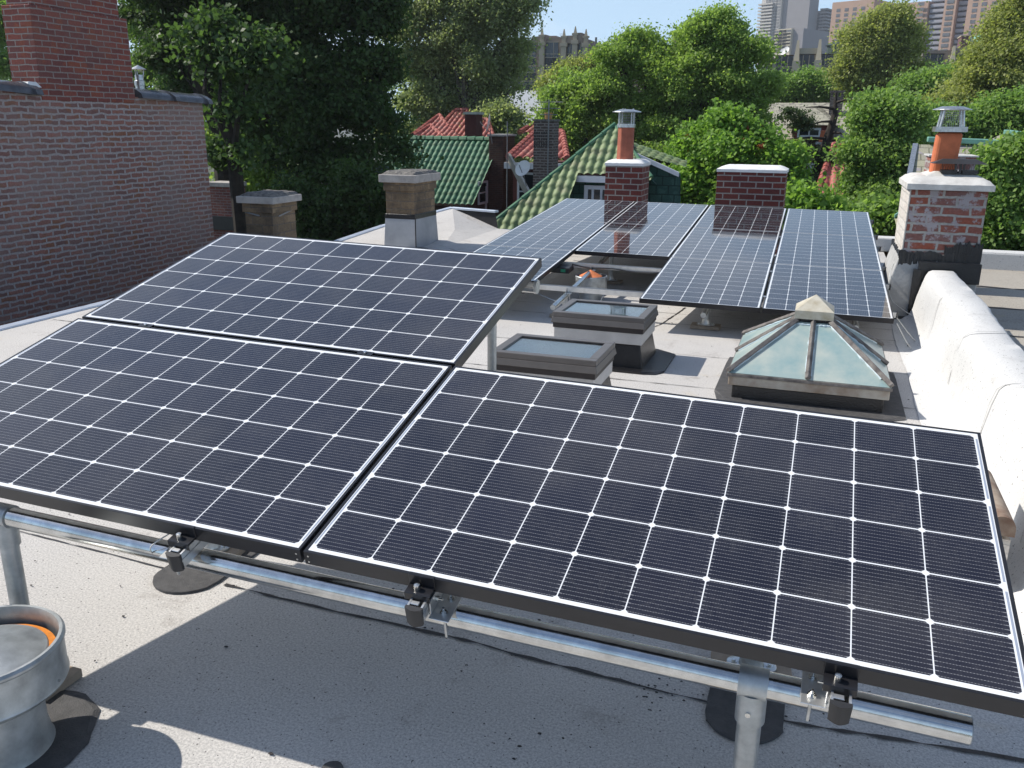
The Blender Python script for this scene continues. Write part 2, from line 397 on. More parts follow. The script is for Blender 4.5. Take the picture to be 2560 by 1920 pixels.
# ------------------------------------------------------------------ solar cell face (drawn in the panel's own metres)
PW, PH, PT, CP = 1.6255, 0.992, 0.040, 0.15875
def cell_material():
    m, t, p = nodes("solar_cells")
    c = t.nodes.new("ShaderNodeTexCoord"); s = t.nodes.new("ShaderNodeSeparateXYZ"); t.links.new(c.outputs['Object'], s.inputs[0])
    def mth(op, a, b=None, cc=None):
        n = t.nodes.new("ShaderNodeMath"); n.operation = op
        for i, v in enumerate((a, b, cc)):
            if v is None: continue
            if isinstance(v, (int, float)): n.inputs[i].default_value = v
            else: t.links.new(v, n.inputs[i])
        return n.outputs[0]
    u, v = s.outputs[0], s.outputs[1]
    cu = mth('DIVIDE', mth('SUBTRACT', u, 0.019), CP); cv = mth('DIVIDE', mth('SUBTRACT', v, 0.01975), CP)
    fu = mth('FRACT', cu); fv = mth('FRACT', cv)
    du = mth('MULTIPLY', mth('MINIMUM', fu, mth('SUBTRACT', 1.0, fu)), CP)
    dv = mth('MULTIPLY', mth('MINIMUM', fv, mth('SUBTRACT', 1.0, fv)), CP)
    inside = mth('MULTIPLY', mth('MULTIPLY', mth('GREATER_THAN', cu, 0.0), mth('LESS_THAN', cu, 10.0)),
                 mth('MULTIPLY', mth('GREATER_THAN', cv, 0.0), mth('LESS_THAN', cv, 6.0)))
    cell = mth('MULTIPLY', mth('GREATER_THAN', du, 0.0014), mth('GREATER_THAN', dv, 0.0021))
    cell = mth('MULTIPLY', cell, mth('GREATER_THAN', mth('ADD', du, dv), 0.0112))
    cell = mth('MULTIPLY', cell, inside)
    w = mth('FRACT', mth('MULTIPLY', fv, 12.0)); wd_ = mth('ABSOLUTE', mth('SUBTRACT', w, 0.5))
    wire = mth('LESS_THAN', wd_, 0.05)
    dots = mth('ADD', 0.35, mth('MULTIPLY', 0.65, mth('LESS_THAN', mth('FRACT', mth('MULTIPLY', fu, 26.0)), 0.4)))
    wire = mth('MULTIPLY', wire, dots)
    pad = mth('MULTIPLY', mth('LESS_THAN', du, 0.009), mth('LESS_THAN', wd_, 0.075))
    wire = mth('MAXIMUM', wire, pad)
    # tone of each cell
    wn = t.nodes.new("ShaderNodeTexWhiteNoise"); cb = t.nodes.new("ShaderNodeCombineXYZ")
    t.links.new(mth('FLOOR', cu), cb.inputs[0]); t.links.new(mth('FLOOR', cv), cb.inputs[1]); t.links.new(cb.outputs[0], wn.inputs['Vector'])
    base = mixc(t, wn.outputs['Value'], (0.0100, 0.0095, 0.0160), (0.0155, 0.0150, 0.0255))
    base = mixc(t, wire, base, (0.25, 0.255, 0.27))
    # ribbon in the end margins
    e = mth('MINIMUM', u, mth('SUBTRACT', PW, u)); rb = mth('LESS_THAN', mth('ABSOLUTE', mth('SUBTRACT', e, 0.0135)), 0.0026)
    q = mth('FRACT', mth('MULTIPLY', cv, 0.5)); rb = mth('MULTIPLY', rb, mth('MULTIPLY', mth('GREATER_THAN', q, 0.05), mth('LESS_THAN', q, 0.95)))
    back = mixc(t, rb, (0.78, 0.80, 0.82), (0.30, 0.34, 0.42))
    dn_ = noise(t, 7.0, 9, .75); ds_ = noise(t, 90.0, 3, .6)
    dust = mth('MULTIPLY', mth('MULTIPLY', ramp(t, dn_, .42, .78), ramp(t, ds_, .35, .7)), .16)
    t.links.new(mixc(t, dust, mixc(t, cell, back, base), (.30, .29, .27)), p.inputs['Base Color'])
    d = noise(t, 3.0, 6, .6)
    t.links.new(ramp(t, d, .3, .8, (.030,) * 3, (.085,) * 3), p.inputs['Roughness'])
    p.inputs['IOR'].default_value = 1.58
    p.inputs['Specular IOR Level'].default_value = 0.5
    p.inputs['Coat Weight'].default_value = 0.0
    return m
M['cells'] = cell_material()

def make_panel(label, group, mat):
    t = thing("solar_panel", label, "solar panel", mat=mat, group=group)
    f = MB(); b = 0.0085
    f.box(0, PW, 0, b, -PT, .0012).box(0, PW, PH - b, PH, -PT, .0012)
    f.box(0, b, b + .0002, PH - b - .0002, -PT, .0012).box(PW - b, PW, b + .0002, PH - b - .0002, -PT, .0012)
    f.box(.01, PW - .01, b + .0002, .03, -PT, -PT + .002).box(.01, PW - .01, PH - .03, PH - b - .0002, -PT, -PT + .002)
    f.build("frame", 'black_alu', t, bevel=.0006, seg=1)
    MB().box(b + .0003, PW - b - .0003, b + .0003, PH - b - .0003, -.004, 0).build("cell_glass", 'cells', t)
    MB().box(b + .001, PW - b - .001, b + .001, PH - b - .001, -.0055, -.0045).build("backsheet", 'white_paint', t)
    for u in (0.012, PW - .012):
        for w in (-.012, -.030): MB().tube([(u, -.0012, w), (u, .0, w)], .0028, 8).build("frame_screw", 'bolt', t)
    return t

# ------------------------------------------------------------------ the front rack
O = Vector((-1.147, 1.680, 0.668))
U = Vector((0.99973, 0.0, -0.0218)).normalized()
V = Vector((0.005, 0.972, 0.234)); V = (V - U * V.dot(U)).normalized(); N = U.cross(V)
def frame(o, x, y, z): 
    m = Matrix((( x.x, y.x, z.x), (x.y, y.y, z.y), (x.z, y.z, z.z))).to_4x4(); m.translation = o; return m
def fp(u, v, w=0.0): return O + U * u + V * v + N * w
GF = "solar panels on the front rack"
pa = make_panel("nearest solar panel, front right, above the short end of the steel pipe", GF, frame(fp(.0123, 0), U, V, N))
pb = copy_tree(pa, frame(fp(-1.6235, 0), U, V, N), "near solar panel at front left, running out of the left edge of the view", GF)
pc = copy_tree(pa, frame(fp(-1.617, 1.0046), U, V, N), "highest panel of the front rack, upper left, in front of the brick wall", GF)

def rail(o, x, y, z, L, label, group, cap0=True):
    # a slotted rail along local y
    t = thing("mounting_rail", label, "mounting rail", mat=frame(o, x, y, z), group=group)
    h, w = .045, .040; b = MB()
    b.box(-w / 2, w / 2, 0, L, -h, -h + .004)
    b.box(-w / 2, -w / 2 + .005, 0, L, -h + .0042, -.0005).box(w / 2 - .005, w / 2, 0, L, -h + .0042, -.0005)
    b.box(-w / 2 - .002, -w / 2 - .0002, 0, L, -h * .55, -h * .4).box(w / 2 + .0002, w / 2 + .002, 0, L, -h * .55, -h * .4)
    b.build("rail_bar", 'alu', t)
    if cap0:
        c = MB(); n = 9
        prof = [(-w / 2 - .002 + (w + .004) * i / n, -.006 - .008 * math.sin(math.pi * i / n)) for i in range(n + 1)]
        vs = [(a, 0, 0) for a, q in ()]
        top = [(a, q, .0015) for a, q in prof]; bot = [(a * .94, q, -h - .006 + .004 * abs(a) / w) for a, q in prof]
        k = len(top); c.add(top + bot + [(w / 2 + .002, .002, .0015), (-w / 2 - .002, .002, .0015), (w / 2, .002, -h - .004), (-w / 2, .002, -h - .004)],
                            [tuple(range(k)) + (2 * k, 2 * k + 1)] + [(i, i + k, i + k + 1, i + 1) for i in range(k - 1)] + [(k - 1, 2 * k - 1, 2 * k + 2, 2 * k), (0, 2 * k + 1, 2 * k + 3, k)])
        c.build("end_cap", 'plastic', t)
    return t
def end_clamp(o, label):
    # a Z shaped clamp holding the panel's lower frame edge; local x along the panel edge, y away from camera, z off the panel
    t = thing("end_clamp", label, "panel clamp", mat=frame(o, U, V, N), group="end clamps under the front panels")
    w = .033; b = MB()
    b.box(-w, w, -.0005, .007, .0013, .0033)            # lip over the frame
    b.box(-w, w, -.0030, -.0007, -.028, .0033)          # web
    b.box(-w, w, -.034, -.0032, -.028, -.0255)          # foot
    b.box(-w, w, -.0362, -.0342, -.046, -.0255)         # outer leg
    b.build("clamp_body", 'black_alu', t, bevel=.0006, seg=1)
    s = MB(); s.lathe(-.006, -.018, [(0.0001, -.010), (.0035, -.010), (.0040, -.0112), (.0068, -.0112), (.0072, -.013), (.0072, -.0253)], 18)
    s.build("bolt", 'bolt', t, smooth=True)
    MB().box(-.014, .010, -.052, -.040, -.046, -.041).build("slot_nut", 'alu', t, bevel=.001, seg=1)
    return t
def bracket(o, s, label):
    # L-foot: upright flange against the rail, plate lying over the pipe, two bolts
    t = thing("rail_bracket", label, "bracket", mat=frame(o, U, V, N), group="aluminium brackets tying rails to pipes")
    b = MB(); x0, x1 = (0.0, .052) if s > 0 else (-.052, 0.0)
    b.box(x0, x1, -.052, .040, -.0035, 0.0)
    if s > 0: b.box(x0, x0 + .0035, -.040, .040, .0002, .040)
    else: b.box(x1 - .0035, x1, -.040, .040, .0002, .040)
    b.build("foot_plate", 'alu', t, bevel=.001, seg=1)
    cx = (x0 + x1) / 2 + .004 * s
    for yy in (-.026, .022): q = MB(); q.lathe(cx, yy, [(.0095, .0004), (.0095, .0024), (.0001, .0024)], 16); q.lathe(cx, yy, [(.0062, .0026), (.0062, .0080), (.0030, .0080), (.0028, .0160), (.0001, .0160)], 6); q.build("bolt", 'bolt', t)
    q = MB(); xx = x0 + .0037 if s > 0 else x1 - .0037
    q.tube([(xx, -.004, .020), (xx + .006 * s, -.004, .020)], .0062, 6); q.tube([(xx + .006 * s, -.004, .020), (xx + .018 * s, -.004, .020)], .0032, 8)
    q.build("side_bolt", 'bolt', t)
    MB().tube([(cx, -.026, -.004), (cx, -.026, -.078)], .0040, 8).build("hook_bolt", 'galv', t)
    return t
GR = "rails under the front panels"
PIPE_W = -.040 - .045 - .0035 - .0305
for u, L, lb, s in ((-1.29, 2.09, "mounting rail under the left panels, hidden left of the first clamp", 1),
                    (-.345, 2.09, "mounting rail with black end cap by the dark patch, under the two left panels", -1),
                    (.342, 1.07, "mounting rail with black end cap under the left half of the nearest panel", 1),
                    (1.290, 1.07, "mounting rail with black end cap nearest the short end of the pipe", -1)):
    rail(fp(u, -.062, -.040), U, V, N, L, lb, GR)
    nm = {-1.29: "far left", -.345: "left", .342: "middle", 1.290: "right"}[u]
    end_clamp(fp(u - .004, 0), {"far left": "black end clamp at the far left of the front rack", "left": "black end clamp beside the flat wooden block, on the left panel",
              "middle": "black end clamp with shiny bolt under the left half of the nearest panel", "right": "black end clamp nearest the open end of the pipe"}[nm])
    for v, ps in ((.012, 1), (.955, 0)) if u > 0 else ((.012, 1), (.955, 0), (1.955, 0)):
        bracket(fp(u + s * .0235, v - .004, -.040 - .045), s, ("aluminium bracket beside the %s rail, over the front pipe" if ps else ("aluminium bracket beside the %s rail, on the pipe behind the front one" if v < 1.5 else "aluminium bracket beside the %s rail, on the capped pipe under the highest panel")) % nm)
for u, lb in ((-1.294, "small clamp in the dark gap between the two left panels, left one"), (-.334, "small clamp in the dark gap between the two left panels, right one")):
    t = thing("mid_clamp", lb, "panel clamp", mat=frame(fp(u, .9975), U, V, N), group="clamps between stacked panels")
    MB().box(-.030, .030, -.013, .0135, .0014, .0038).build("clamp_body", 'black_alu', t, bevel=.0006, seg=1)
    q = MB(); q.lathe(0, 0, [(.0001, .010), (.0065, .010), (.0065, .0040)], 12); q.build("bolt", 'bolt', t)

def pipe(a, b, r, label, group="steel support pipes", caps=True, nm="steel_pipe"):
    t = thing(nm, label, "pipe", loc=a, group=group)
    a, b = Vector(a), Vector(b); d = (b - a)
    q = MB(); q.tube([Vector((0, 0, 0)), d], r, 32, caps=False)
    q.tube([d, d * .999], r * .9, 32, caps=False)
    q.build("pipe_wall", 'galv_pipe', t, smooth=True)
    dn = d.normalized()
    MB().tube([-dn * .002, dn * .0006], r * .93, 32).build("end_plug", 'galv_dull', t, smooth=True)
    if not caps: MB().tube([d - dn * .0006, d + dn * .002], r * .93, 32).build("end_plug", 'galv_dull', t, smooth=True)
    if caps:
        MB().tube([d + dn * .0005, d + dn * .012], r * 1.06, 32).build("end_cap", 'galv', t, smooth=True)
    return t
RP = .0300
pipe(fp(-1.85, .012, PIPE_W), fp(1.545, .012, PIPE_W), RP, "long shiny steel pipe across the front, below the nearest panels", caps=False)
pipe(fp(-1.33, .955, PIPE_W), fp(1.56, .955, PIPE_W), RP, "steel pipe deep under the middle of the front rack")
pipe(fp(-1.62, 1.955, PIPE_W), fp(-.012, 1.955, PIPE_W), RP, "steel pipe with capped end sticking out under the highest front panel")

def post(x, y, ztop, label, r=.0265, block=True, tee=True, rot=0.0, pad=None, grp="steel posts of the racks", z0=0.0):
    t = thing("pipe_post", label, "post", loc=(x, y, z0), group=grp)
    ztop -= z0; zb = .034 if block else .004
    q = MB(); q.tube([(0, 0, zb + .004), (0, 0, ztop)], r, 24); q.build("post_tube", 'galv_dull', t, smooth=True)
    f = MB(); n = 28; ca, sa = math.cos(rot), math.sin(rot); out = []
    for zz, k in ((zb, 1.0), (zb + .007, 1.0), (zb + .009, .96)):
        for j in range(n):
            a = 2 * math.pi * j / n; px = .078 * math.copysign(abs(math.cos(a)) ** .8, math.cos(a)) * k; py = .044 * math.copysign(abs(math.sin(a)) ** .9, math.sin(a)) * k
            out.append((px * ca - py * sa, px * sa + py * ca, zz))
    f.add(out, [tuple(range(2 * n, 3 * n))] + [(i * n + j, i * n + (j + 1) % n, (i + 1) * n + (j + 1) % n, (i + 1) * n + j) for i in (0, 1) for j in range(n)])
    f.lathe(0, 0, [(r + .014, zb + .009), (r + .009, zb + .030), (r + .008, zb + .052), (r, zb + .054)], 24)
    fl = f.build("floor_flange", 'galv', t, smooth=True)
    for s in (-1, 1):
        q = MB(); q.lathe(.056 * s * ca, .056 * s * sa, [(.011, zb + .0092), (.011, zb + .011), (.0001, zb + .011)], 16); q.lathe(.056 * s * ca, .056 * s * sa, [(.0065, zb + .0112), (.0065, zb + .017), (.0001, zb + .017)], 6)
        q.build("bolt", 'bolt', fl)
    if block:
        b = MB(); b.box(-.125, .125, -.075, .075, .004, zb - .0005); o = b.build("base_block", 'wood_block', t, bevel=.002, seg=1); o.rotation_euler.z = rot
    if tee:
        q = MB(); q.tube([(0, 0, ztop - .095), (0, 0, ztop - .020)], r + .0060, 24)
        q.tube([Vector((0, 0, ztop)) - U * .031, Vector((0, 0, ztop)) + U * .031], RP + .0045, 32)
        q.lathe(0, -(r + .009), [(.0001, ztop - .05)], 4) if 0 else None
        q.build("tee_fitting", 'galv_dull', t, smooth=True)
        q = MB(); q.tube([(-.004, -(r + .0045), ztop - .062), (-.004, -(r + .009), ztop - .062)], .006, 8); q.build("set_screw", 'bolt', t)
    return t
for u, v, lb, pd in ((1.117, .012, "front right steel post holding the pipe, cut by the bottom edge", 0),
                     (-1.035, .012, "front left steel post behind the big roof vent", 0),
                     (1.085, .955, "short post with oval flange on black patch, behind the front right post", 1),
                     (-1.055, .955, "post with oval flange on a wooden block, left under the panels", 1),
                     (-.215, 1.955, "tall steel post beside the two square skylights", 0),
                     (-1.50, 1.955, "steel post under the far left of the highest panel", 0)):
    p = fp(u, v, PIPE_W)
    if pd: p.y = 2.537 if u > 0 else 2.615
    post(p.x, p.y, p.z, lb, r=(.0265 if v < 1.5 else .021), rot=.12 if pd else 0)

# tar patches lying on the roof membrane
def patch(name, cx, cy, rx, ry, label, mtl='tar_patch', rot=0, n=34, th=.007):
    mb = MB(); v, f = blob(0, 0, 0, rx, ry, n, .045, th); mb.add(v, f)
    o = mb.build(name, mtl); o.location = (cx, cy, .0035); o.rotation_euler.z = rot
    return tag(o, label, "roof patch")
def stadium(name, x0, x1, y0, y1, label):
    vs = []; n = 14; w = (x1 - x0) / 2; xc = (x0 + x1) / 2; pts = [(x1, y1), (x0, y1)]
    pts += [(xc - w * math.cos(math.pi * j / n) * (1 + random.uniform(-.03, .03)), y0 + w - w * math.sin(math.pi * j / n) * 1.0) for j in range(n + 1)]
    k = len(pts); mb = MB(); mb.add([(a, b, .0035) for a, b in pts] + [(xc + (a - xc) * .985, b + .002, .0105) for a, b in pts],
                                    [tuple(range(k, 2 * k))] + [(i, (i + 1) % k, (i + 1) % k + k, i + k) for i in range(k)])
    return tag(mb.build(name, 'tar_patch'), label, "roof patch")
stadium("tar_patch", -.175, .055, 2.19, 2.66, "round-ended black tar patch under the right flange")
stadium("tar_patch", -2.30, -2.03, 2.30, 2.74, "round-ended black tar patch in the sun at left")
patch("tar_patch", -2.02, 1.48, .225, .25, "dark tar collar around the foot of the big roof vent", n=40)
pp_ = atz(716, 1668)
patch("tar_patch", pp_.x, pp_.y, .032, .035, "small black tar dab at the bottom edge of the view", n=16)

# ------------------------------------------------------------------ the building we stand on
GZ = -8.2                                      # street level
bld = thing("flat_roofed_house", "flat roofed house with white membrane roof carrying the solar panels", "building", loc=(0, 0, 0))
XL, XR, YB = -6.42, .80, 13.55
rear = [(-6.66, 11.3, .01), (-6.62, 12.7, .09), (-5.90, 13.75, .31)]     # lifted rear left corner
dk = MB()
foot = [(XL, 10.2, .004), (-5.0, 11.3, .004), (-4.55, 13.5, .004)]
dk.quad((XL, -5, 0), (XR + .1, -5, 0), (XR + .1, YB - .8, 0), (-4.5, YB - .8, 0), (-5.0, 11.3, 0), (XL, 10.2, 0))
dk.quad((-4.5, YB - .8, 0), (-1.5, YB - .8, 0), (-1.5, YB, 0), (-4.45, YB + .05, 0), (-4.55, 13.3, 0))
dk.quad((-1.5, YB - .8, 0), (XR + .1, YB - .8, 0), (XR + .1, YB, 0), (-1.5, YB, 0))
dk.build("roof_deck", 'roof', bld)
rm = MB()
rm.quad((XL, 10.2, 0), (-5.0, 11.3, 0), (-5.35, 12.6, .10), (-6.62, 12.7, .09), (-6.64, 11.3, .01))
rm.quad((-5.0, 11.3, 0), (-4.5, 12.75, 0), (-4.98, 13.55, .03), (-5.35, 12.6, .10))
rm.quad((-5.35, 12.6, .10), (-4.98, 13.55, .03), (-5.90, 13.80, .31), (-6.62, 12.7, .09))
rm.quad((-4.5, 12.75, 0), (-4.45, 13.6, 0), (-4.98, 13.55, .03))
rm.build("raised_corner_deck", 'roof', bld)
rt = MB().quad((-4.985, 13.56, .026), (-5.06, 13.62, .295), (-5.90, 13.81, .305), (-5.35, 13.7, .12)).build("shaded_upstand", 'rubber', bld)  # upstand face in shadow, its darkness put in as black colour
def bar(mb, a, b, w, h):
    a, b = Vector(a), Vector(b); d = (b - a).normalized(); s = Vector((-d.y, d.x, 0)).normalized() * w / 2; z = Vector((0, 0, h))
    vs = [a - s, a + s, b + s, b - s]; mb.add(vs + [x + z for x in vs], [(3, 2, 1, 0), (4, 5, 6, 7), (0, 1, 5, 4), (1, 2, 6, 5), (2, 3, 7, 6), (3, 0, 4, 7)])
eg = MB()
for a, b in (((XL, -5, .0), (XL, 10.2, 0)), ((XL, 10.2, 0), (-6.66, 11.3, .01)), ((-6.66, 11.3, .01), (-6.64, 12.7, .09)), ((-6.64, 12.7, .09), (-5.92, 13.82, .31)), ((-5.92, 13.82, .31), (-5.04, 13.64, .30)), ((-4.98, 13.62, .0), (-1.5, YB + .04, .0))):
    bar(eg, Vector(a) - Vector((0, 0, .02)), Vector(b) - Vector((0, 0, .02)), .11, .035)
eg.build("edge_flashing", 'steel_blue', bld, bevel=.003, seg=1)
# body of the house
MB().quad((XL - .04, -5, -.03), (XL - .04, -5, GZ), (XL - .04, YB, GZ), (XL - .04, YB, -.03)).quad((XL, YB + .03, -.03), (XL, YB + .03, GZ), (XR + .4, YB + .03, GZ), (XR + .4, YB + .03, -.03)).build("wall", 'brick_house', bld)
# seams of the membrane
sm = MB(); 
def seam(pts, w=.012, jit=.5): 
    r_ = ribbon([(a, b, .0042) for a, b in pts], w, jit); sm.add(r_.v, r_.f)
seam([(-6.3, 2.50), (-3.1, 2.50), (-2.3, 2.455)], .006); seam([(-2.0, 2.43), (-1.1, 2.40), (-.35, 2.352), (.06, 2.340), (.70, 2.40)], .011, .8)
for y, w in ((.95, .008), (4.33, .006), (5.72, .007), (6.56, .006), (7.62, .007), (8.05, .006), (9.1, .007), (10.1, .007), (11.2, .007)):
    seam([(-6.3, y + .03), (-3, y), (-.6, y - .015), (.78, y + .01)], w, .7)
seam([(.84, 4.6), (.86, 5.5), (.80, 6.1), (.775, 6.9), (.79, 7.5), (.80, 8.5)], .022, .7)
seam([(-1.33, 7.2), (-1.24, 7.5), (-1.13, 8.35)], .014, .6)
seam([(-4.9, 11.3), (-4.2, 10.6), (-3.4, 10.2)], .007)
sm.build("membrane_seam", 'seam', bld)
# loose dirt
db = MB()
for k in range(260):
    x, y = random.uniform(-3.2, .7), random.choice((random.uniform(1.2, 3.0), random.uniform(4, 9)))
    r0 = random.choice((.0015, .002, .003, .0042)); v, f = blob(x, y, .0044, r0 * random.uniform(.8, 2), r0, 7, .3, .002); db.add(v, f)
for (x, y) in [(-.28 + random.gauss(0, .09), 2.33 + random.gauss(0, .05)) for _ in range(26)]:
    v, f = blob(x, y, .0044, random.uniform(.002, .006), random.uniform(.002, .004), 7, .3, .002); db.add(v, f)
tag(db.build("roof_grit", 'seam'), kind="stuff", label="scattered dark grit and leaf scraps on the white roof", cat="grit")
# party parapet at the right, rounded and coated
pf = [(.70, .004), (.79, .014), (.85, .05), (.885, .12), (.905, .22), (.922, .34), (.938, .425), (.958, .462), (.99, .480), (1.08, .486), (1.165, .482), (1.195, .462), (1.212, .41), (1.222, .2), (1.23, -.3)]
mb = MB(); ys = [2.9 + .1 * i for i in range(57)]; k = len(pf)
mb.add([(x + .008 * math.sin(y * 3.1 + i) + random.gauss(0, .002), y, z + (.006 * math.sin(y * 2.3 + i * .4) + random.gauss(0, .002)) * (z > .01) - (.05 if False else 0)) for y in ys for i, (x, z) in enumerate(pf)],
       [(j * k + i, j * k + i + 1, (j + 1) * k + i + 1, (j + 1) * k + i) for j in range(len(ys) - 1) for i in range(k - 1)] + [tuple(range(k))])
pr = mb.build("parapet", 'parapet', bld, smooth=True)
for yy in (3.6, 4.75, 5.95, 7.25):
    lap = MB(); q = [(x - .004 * (x < 1.05), z + .005) for x, z in pf[3:12]]
    w = .012; P_ = []
    for s in (0, 1):
        P_ += [(x, yy + s * w + .05 * math.sin(i * .9), z) for i, (x, z) in enumerate(q)]
    n = len(q); lap.add(P_, [(i, i + 1, i + 1 + n, i + n) for i in range(n - 1)]); o = lap.build("parapet_lap", 'stucco_grey', bld)
# rear low parapet at the right of the array
MB().box(.70, 1.30, YB - .25, YB + .0, .004, .20).build("rear_parapet", 'parapet', bld, bevel=.02)
# rusty end of the old coping, in front of the parapet
t = thing("clay_coping", "rusty rounded coping end on a peeling painted curb, right of the nearest panel", "coping", loc=(0, 0, 0))
a = atz(2176, 1115, .35); a.x -= .01
mb = MB(); n = 12; r0 = .046; pr_ = [(a.x + r0 * math.cos(math.pi * i / n), .30 + r0 * math.sin(math.pi * i / n)) for i in range(n + 1)] + [(a.x - r0, .27), (a.x + r0, .27)]
k = len(pr_); mb.add([(x, y, z) for y in (a.y, a.y + .50) for x, z in pr_], [tuple(range(k)), tuple(reversed(range(k, 2 * k)))] + [(i, i + k, (i + 1) % k + k, (i + 1) % k) for i in range(k)])
mb.build("coping_tile", 'rust', t, smooth=True)
MB().box(a.x - .04, a.x + .04, a.y + .02, a.y + .48, .004, .249).build("painted_curb", 'brick_white', t)

# neighbouring house on the right, seen over the parapet
nb = thing("neighbouring_house", "neighbouring house roof beyond the white parapet, with low white rear parapet", "building", loc=(0, 0, 0))
MB().quad((1.231, -5, -.02), (9, -5, -.02), (9, 12.3, -.02), (1.231, 12.3, -.02)).build("roof_deck", 'roof_old', nb)
MB().box(1.24, 9, 12.3, 12.55, -.3, .20).build("rear_parapet", 'parapet', nb, bevel=.03)
MB().box(1.24, 9, 12.56, 12.6, GZ, .1).build("wall", 'brick_house', nb)
sm2 = MB()
for y in (10.9, 9.6, 8.3): r_ = ribbon([(1.3, y, -.015), (3, y - .1, -.015), (6, y, -.015)], .05, .8, .1); sm2.add(r_.v, r_.f)
sm2.build("roof_seam", 'seam', nb)

# ------------------------------------------------------------------ chimneys of the flat roofed house (parts of it)
def lump_top(x0, x1, y0, y1, z0, z1, nx=14, ny=14, jag=.012, edge=.0):
    mb = MB(); vs = []
    for j in range(ny + 1):
        for i in range(nx + 1):
            a, b = i / nx, j / ny; e = min(a, 1 - a, b, 1 - b) * 2
            h = min(1, e * 5.0) ** .8
            vs.append((x0 + (x1 - x0) * a, y0 + (y1 - y0) * b, z0 + (z1 - z0) * h + random.uniform(-jag, jag) * (e > 0)))
    w = nx + 1; mb.add(vs, [(j * w + i, j * w + i + 1, (j + 1) * w + i + 1, (j + 1) * w + i) for j in range(ny) for i in range(nx)]); return mb
def brown_chimney(x0, x1, y0, y1, zc, zt, lab, flash=None):
    c = MB(); c.box(x0, x1, y0, y1, (flash or 0), zc - .115); c.box(x0 - .022, x1 + .022, y0 - .022, y1 + .022, zc - .1148, zc - .0002)
    ch = c.build("chimney", 'brick_brown', bld, bevel=.004, seg=1); tag(ch, lab)
    s = MB().box(x0 - .07, x1 + .07, y0 - .07, y1 + .07, zc, zt).build("chimney_cap", 'concrete_cap', ch, bevel=.008)
    lump_top(x0 - .05, x1 + .05, y0 - .03, y1 + .05, zt + .001, zt + .045, jag=.008).build("crumbling_mortar", 'stone_top', ch)
    if flash:
        MB().frust((x0 - .035, x1 + .035, y0 - .035, y1 + .035), (x0 - .012, x1 + .012, y0 - .012, y1 + .012), 0, flash - .001).build("flashing", 'flash_white', ch, bevel=.004)
        r = MB(); r.box(x0 - .016, x1 + .016, y0 - .016, y1 + .016, flash - .03, flash + .04)
        r.box(x1 + .024, x1 + .040, y0 - .042, y0 - .028, .0, flash)
        v, f = blob(x1 + .04, y0 - .04, .006, .16, .10, 18, .2, .012); r.add(v, f)
        r.build("tar_band", 'rubber', ch, bevel=.006, seg=1)
    return ch
brown_chimney(-5.74, -5.31, 11.07, 11.77, .900, 1.005, "brown brick chimney with grey painted flashing and slab top", flash=.43)
c1 = brown_chimney(-6.92, -6.515, 9.47, 9.99, .700, .785, "squat brown brick chimney with strap and soot stain, by the brick wall", flash=None)
q = MB(); q.tube([(-6.91, 9.462, .585), (-6.70, 9.462, .545)], .011, 4); q.build("metal_strap", 'galv_dull', c1)
q = MB(); q.tube([(-6.507, 9.60, .535), (-6.507, 9.96, .60)], .010, 4); q.build("metal_strap", 'concrete_cap', c1)

def crown(x0, x1, y0, y1, z0, z1, mat_, par, over=.012, nx=16):
    # slab with soft edges that rises to the middle
    mb = MB(); vs = []; w = nx + 1
    for j in range(w):
        for i in range(w):
            a, b = i / nx, j / nx; e = min(a, 1 - a, b, 1 - b)
            h = (1 - (1 - min(1, e / .16)) ** 2); ins = 0
            vs.append((x0 - over + (x1 - x0 + 2 * over) * a, y0 - over + (y1 - y0 + 2 * over) * b, z0 + (z1 - z0) * (.45 + .55 * h) + random.uniform(-.0025, .0025)))
    fs = [(j * w + i, j * w + i + 1, (j + 1) * w + i + 1, (j + 1) * w + i) for j in range(nx) for i in range(nx)]
    ring = [i for i in range(w)] + [j * w + nx for j in range(1, w)] + [nx * w + i for i in range(nx - 1, -1, -1)] + [j * w for j in range(nx - 1, 0, -1)]
    n0 = len(vs); vs += [(vs[i][0], vs[i][1], z0) for i in ring]; k = len(ring)
    fs += [(ring[i], n0 + i, n0 + (i + 1) % k, ring[(i + 1) % k]) for i in range(k)]
    mb.add(vs, fs); return mb.build("chimney_crown", mat_, par, smooth=True)
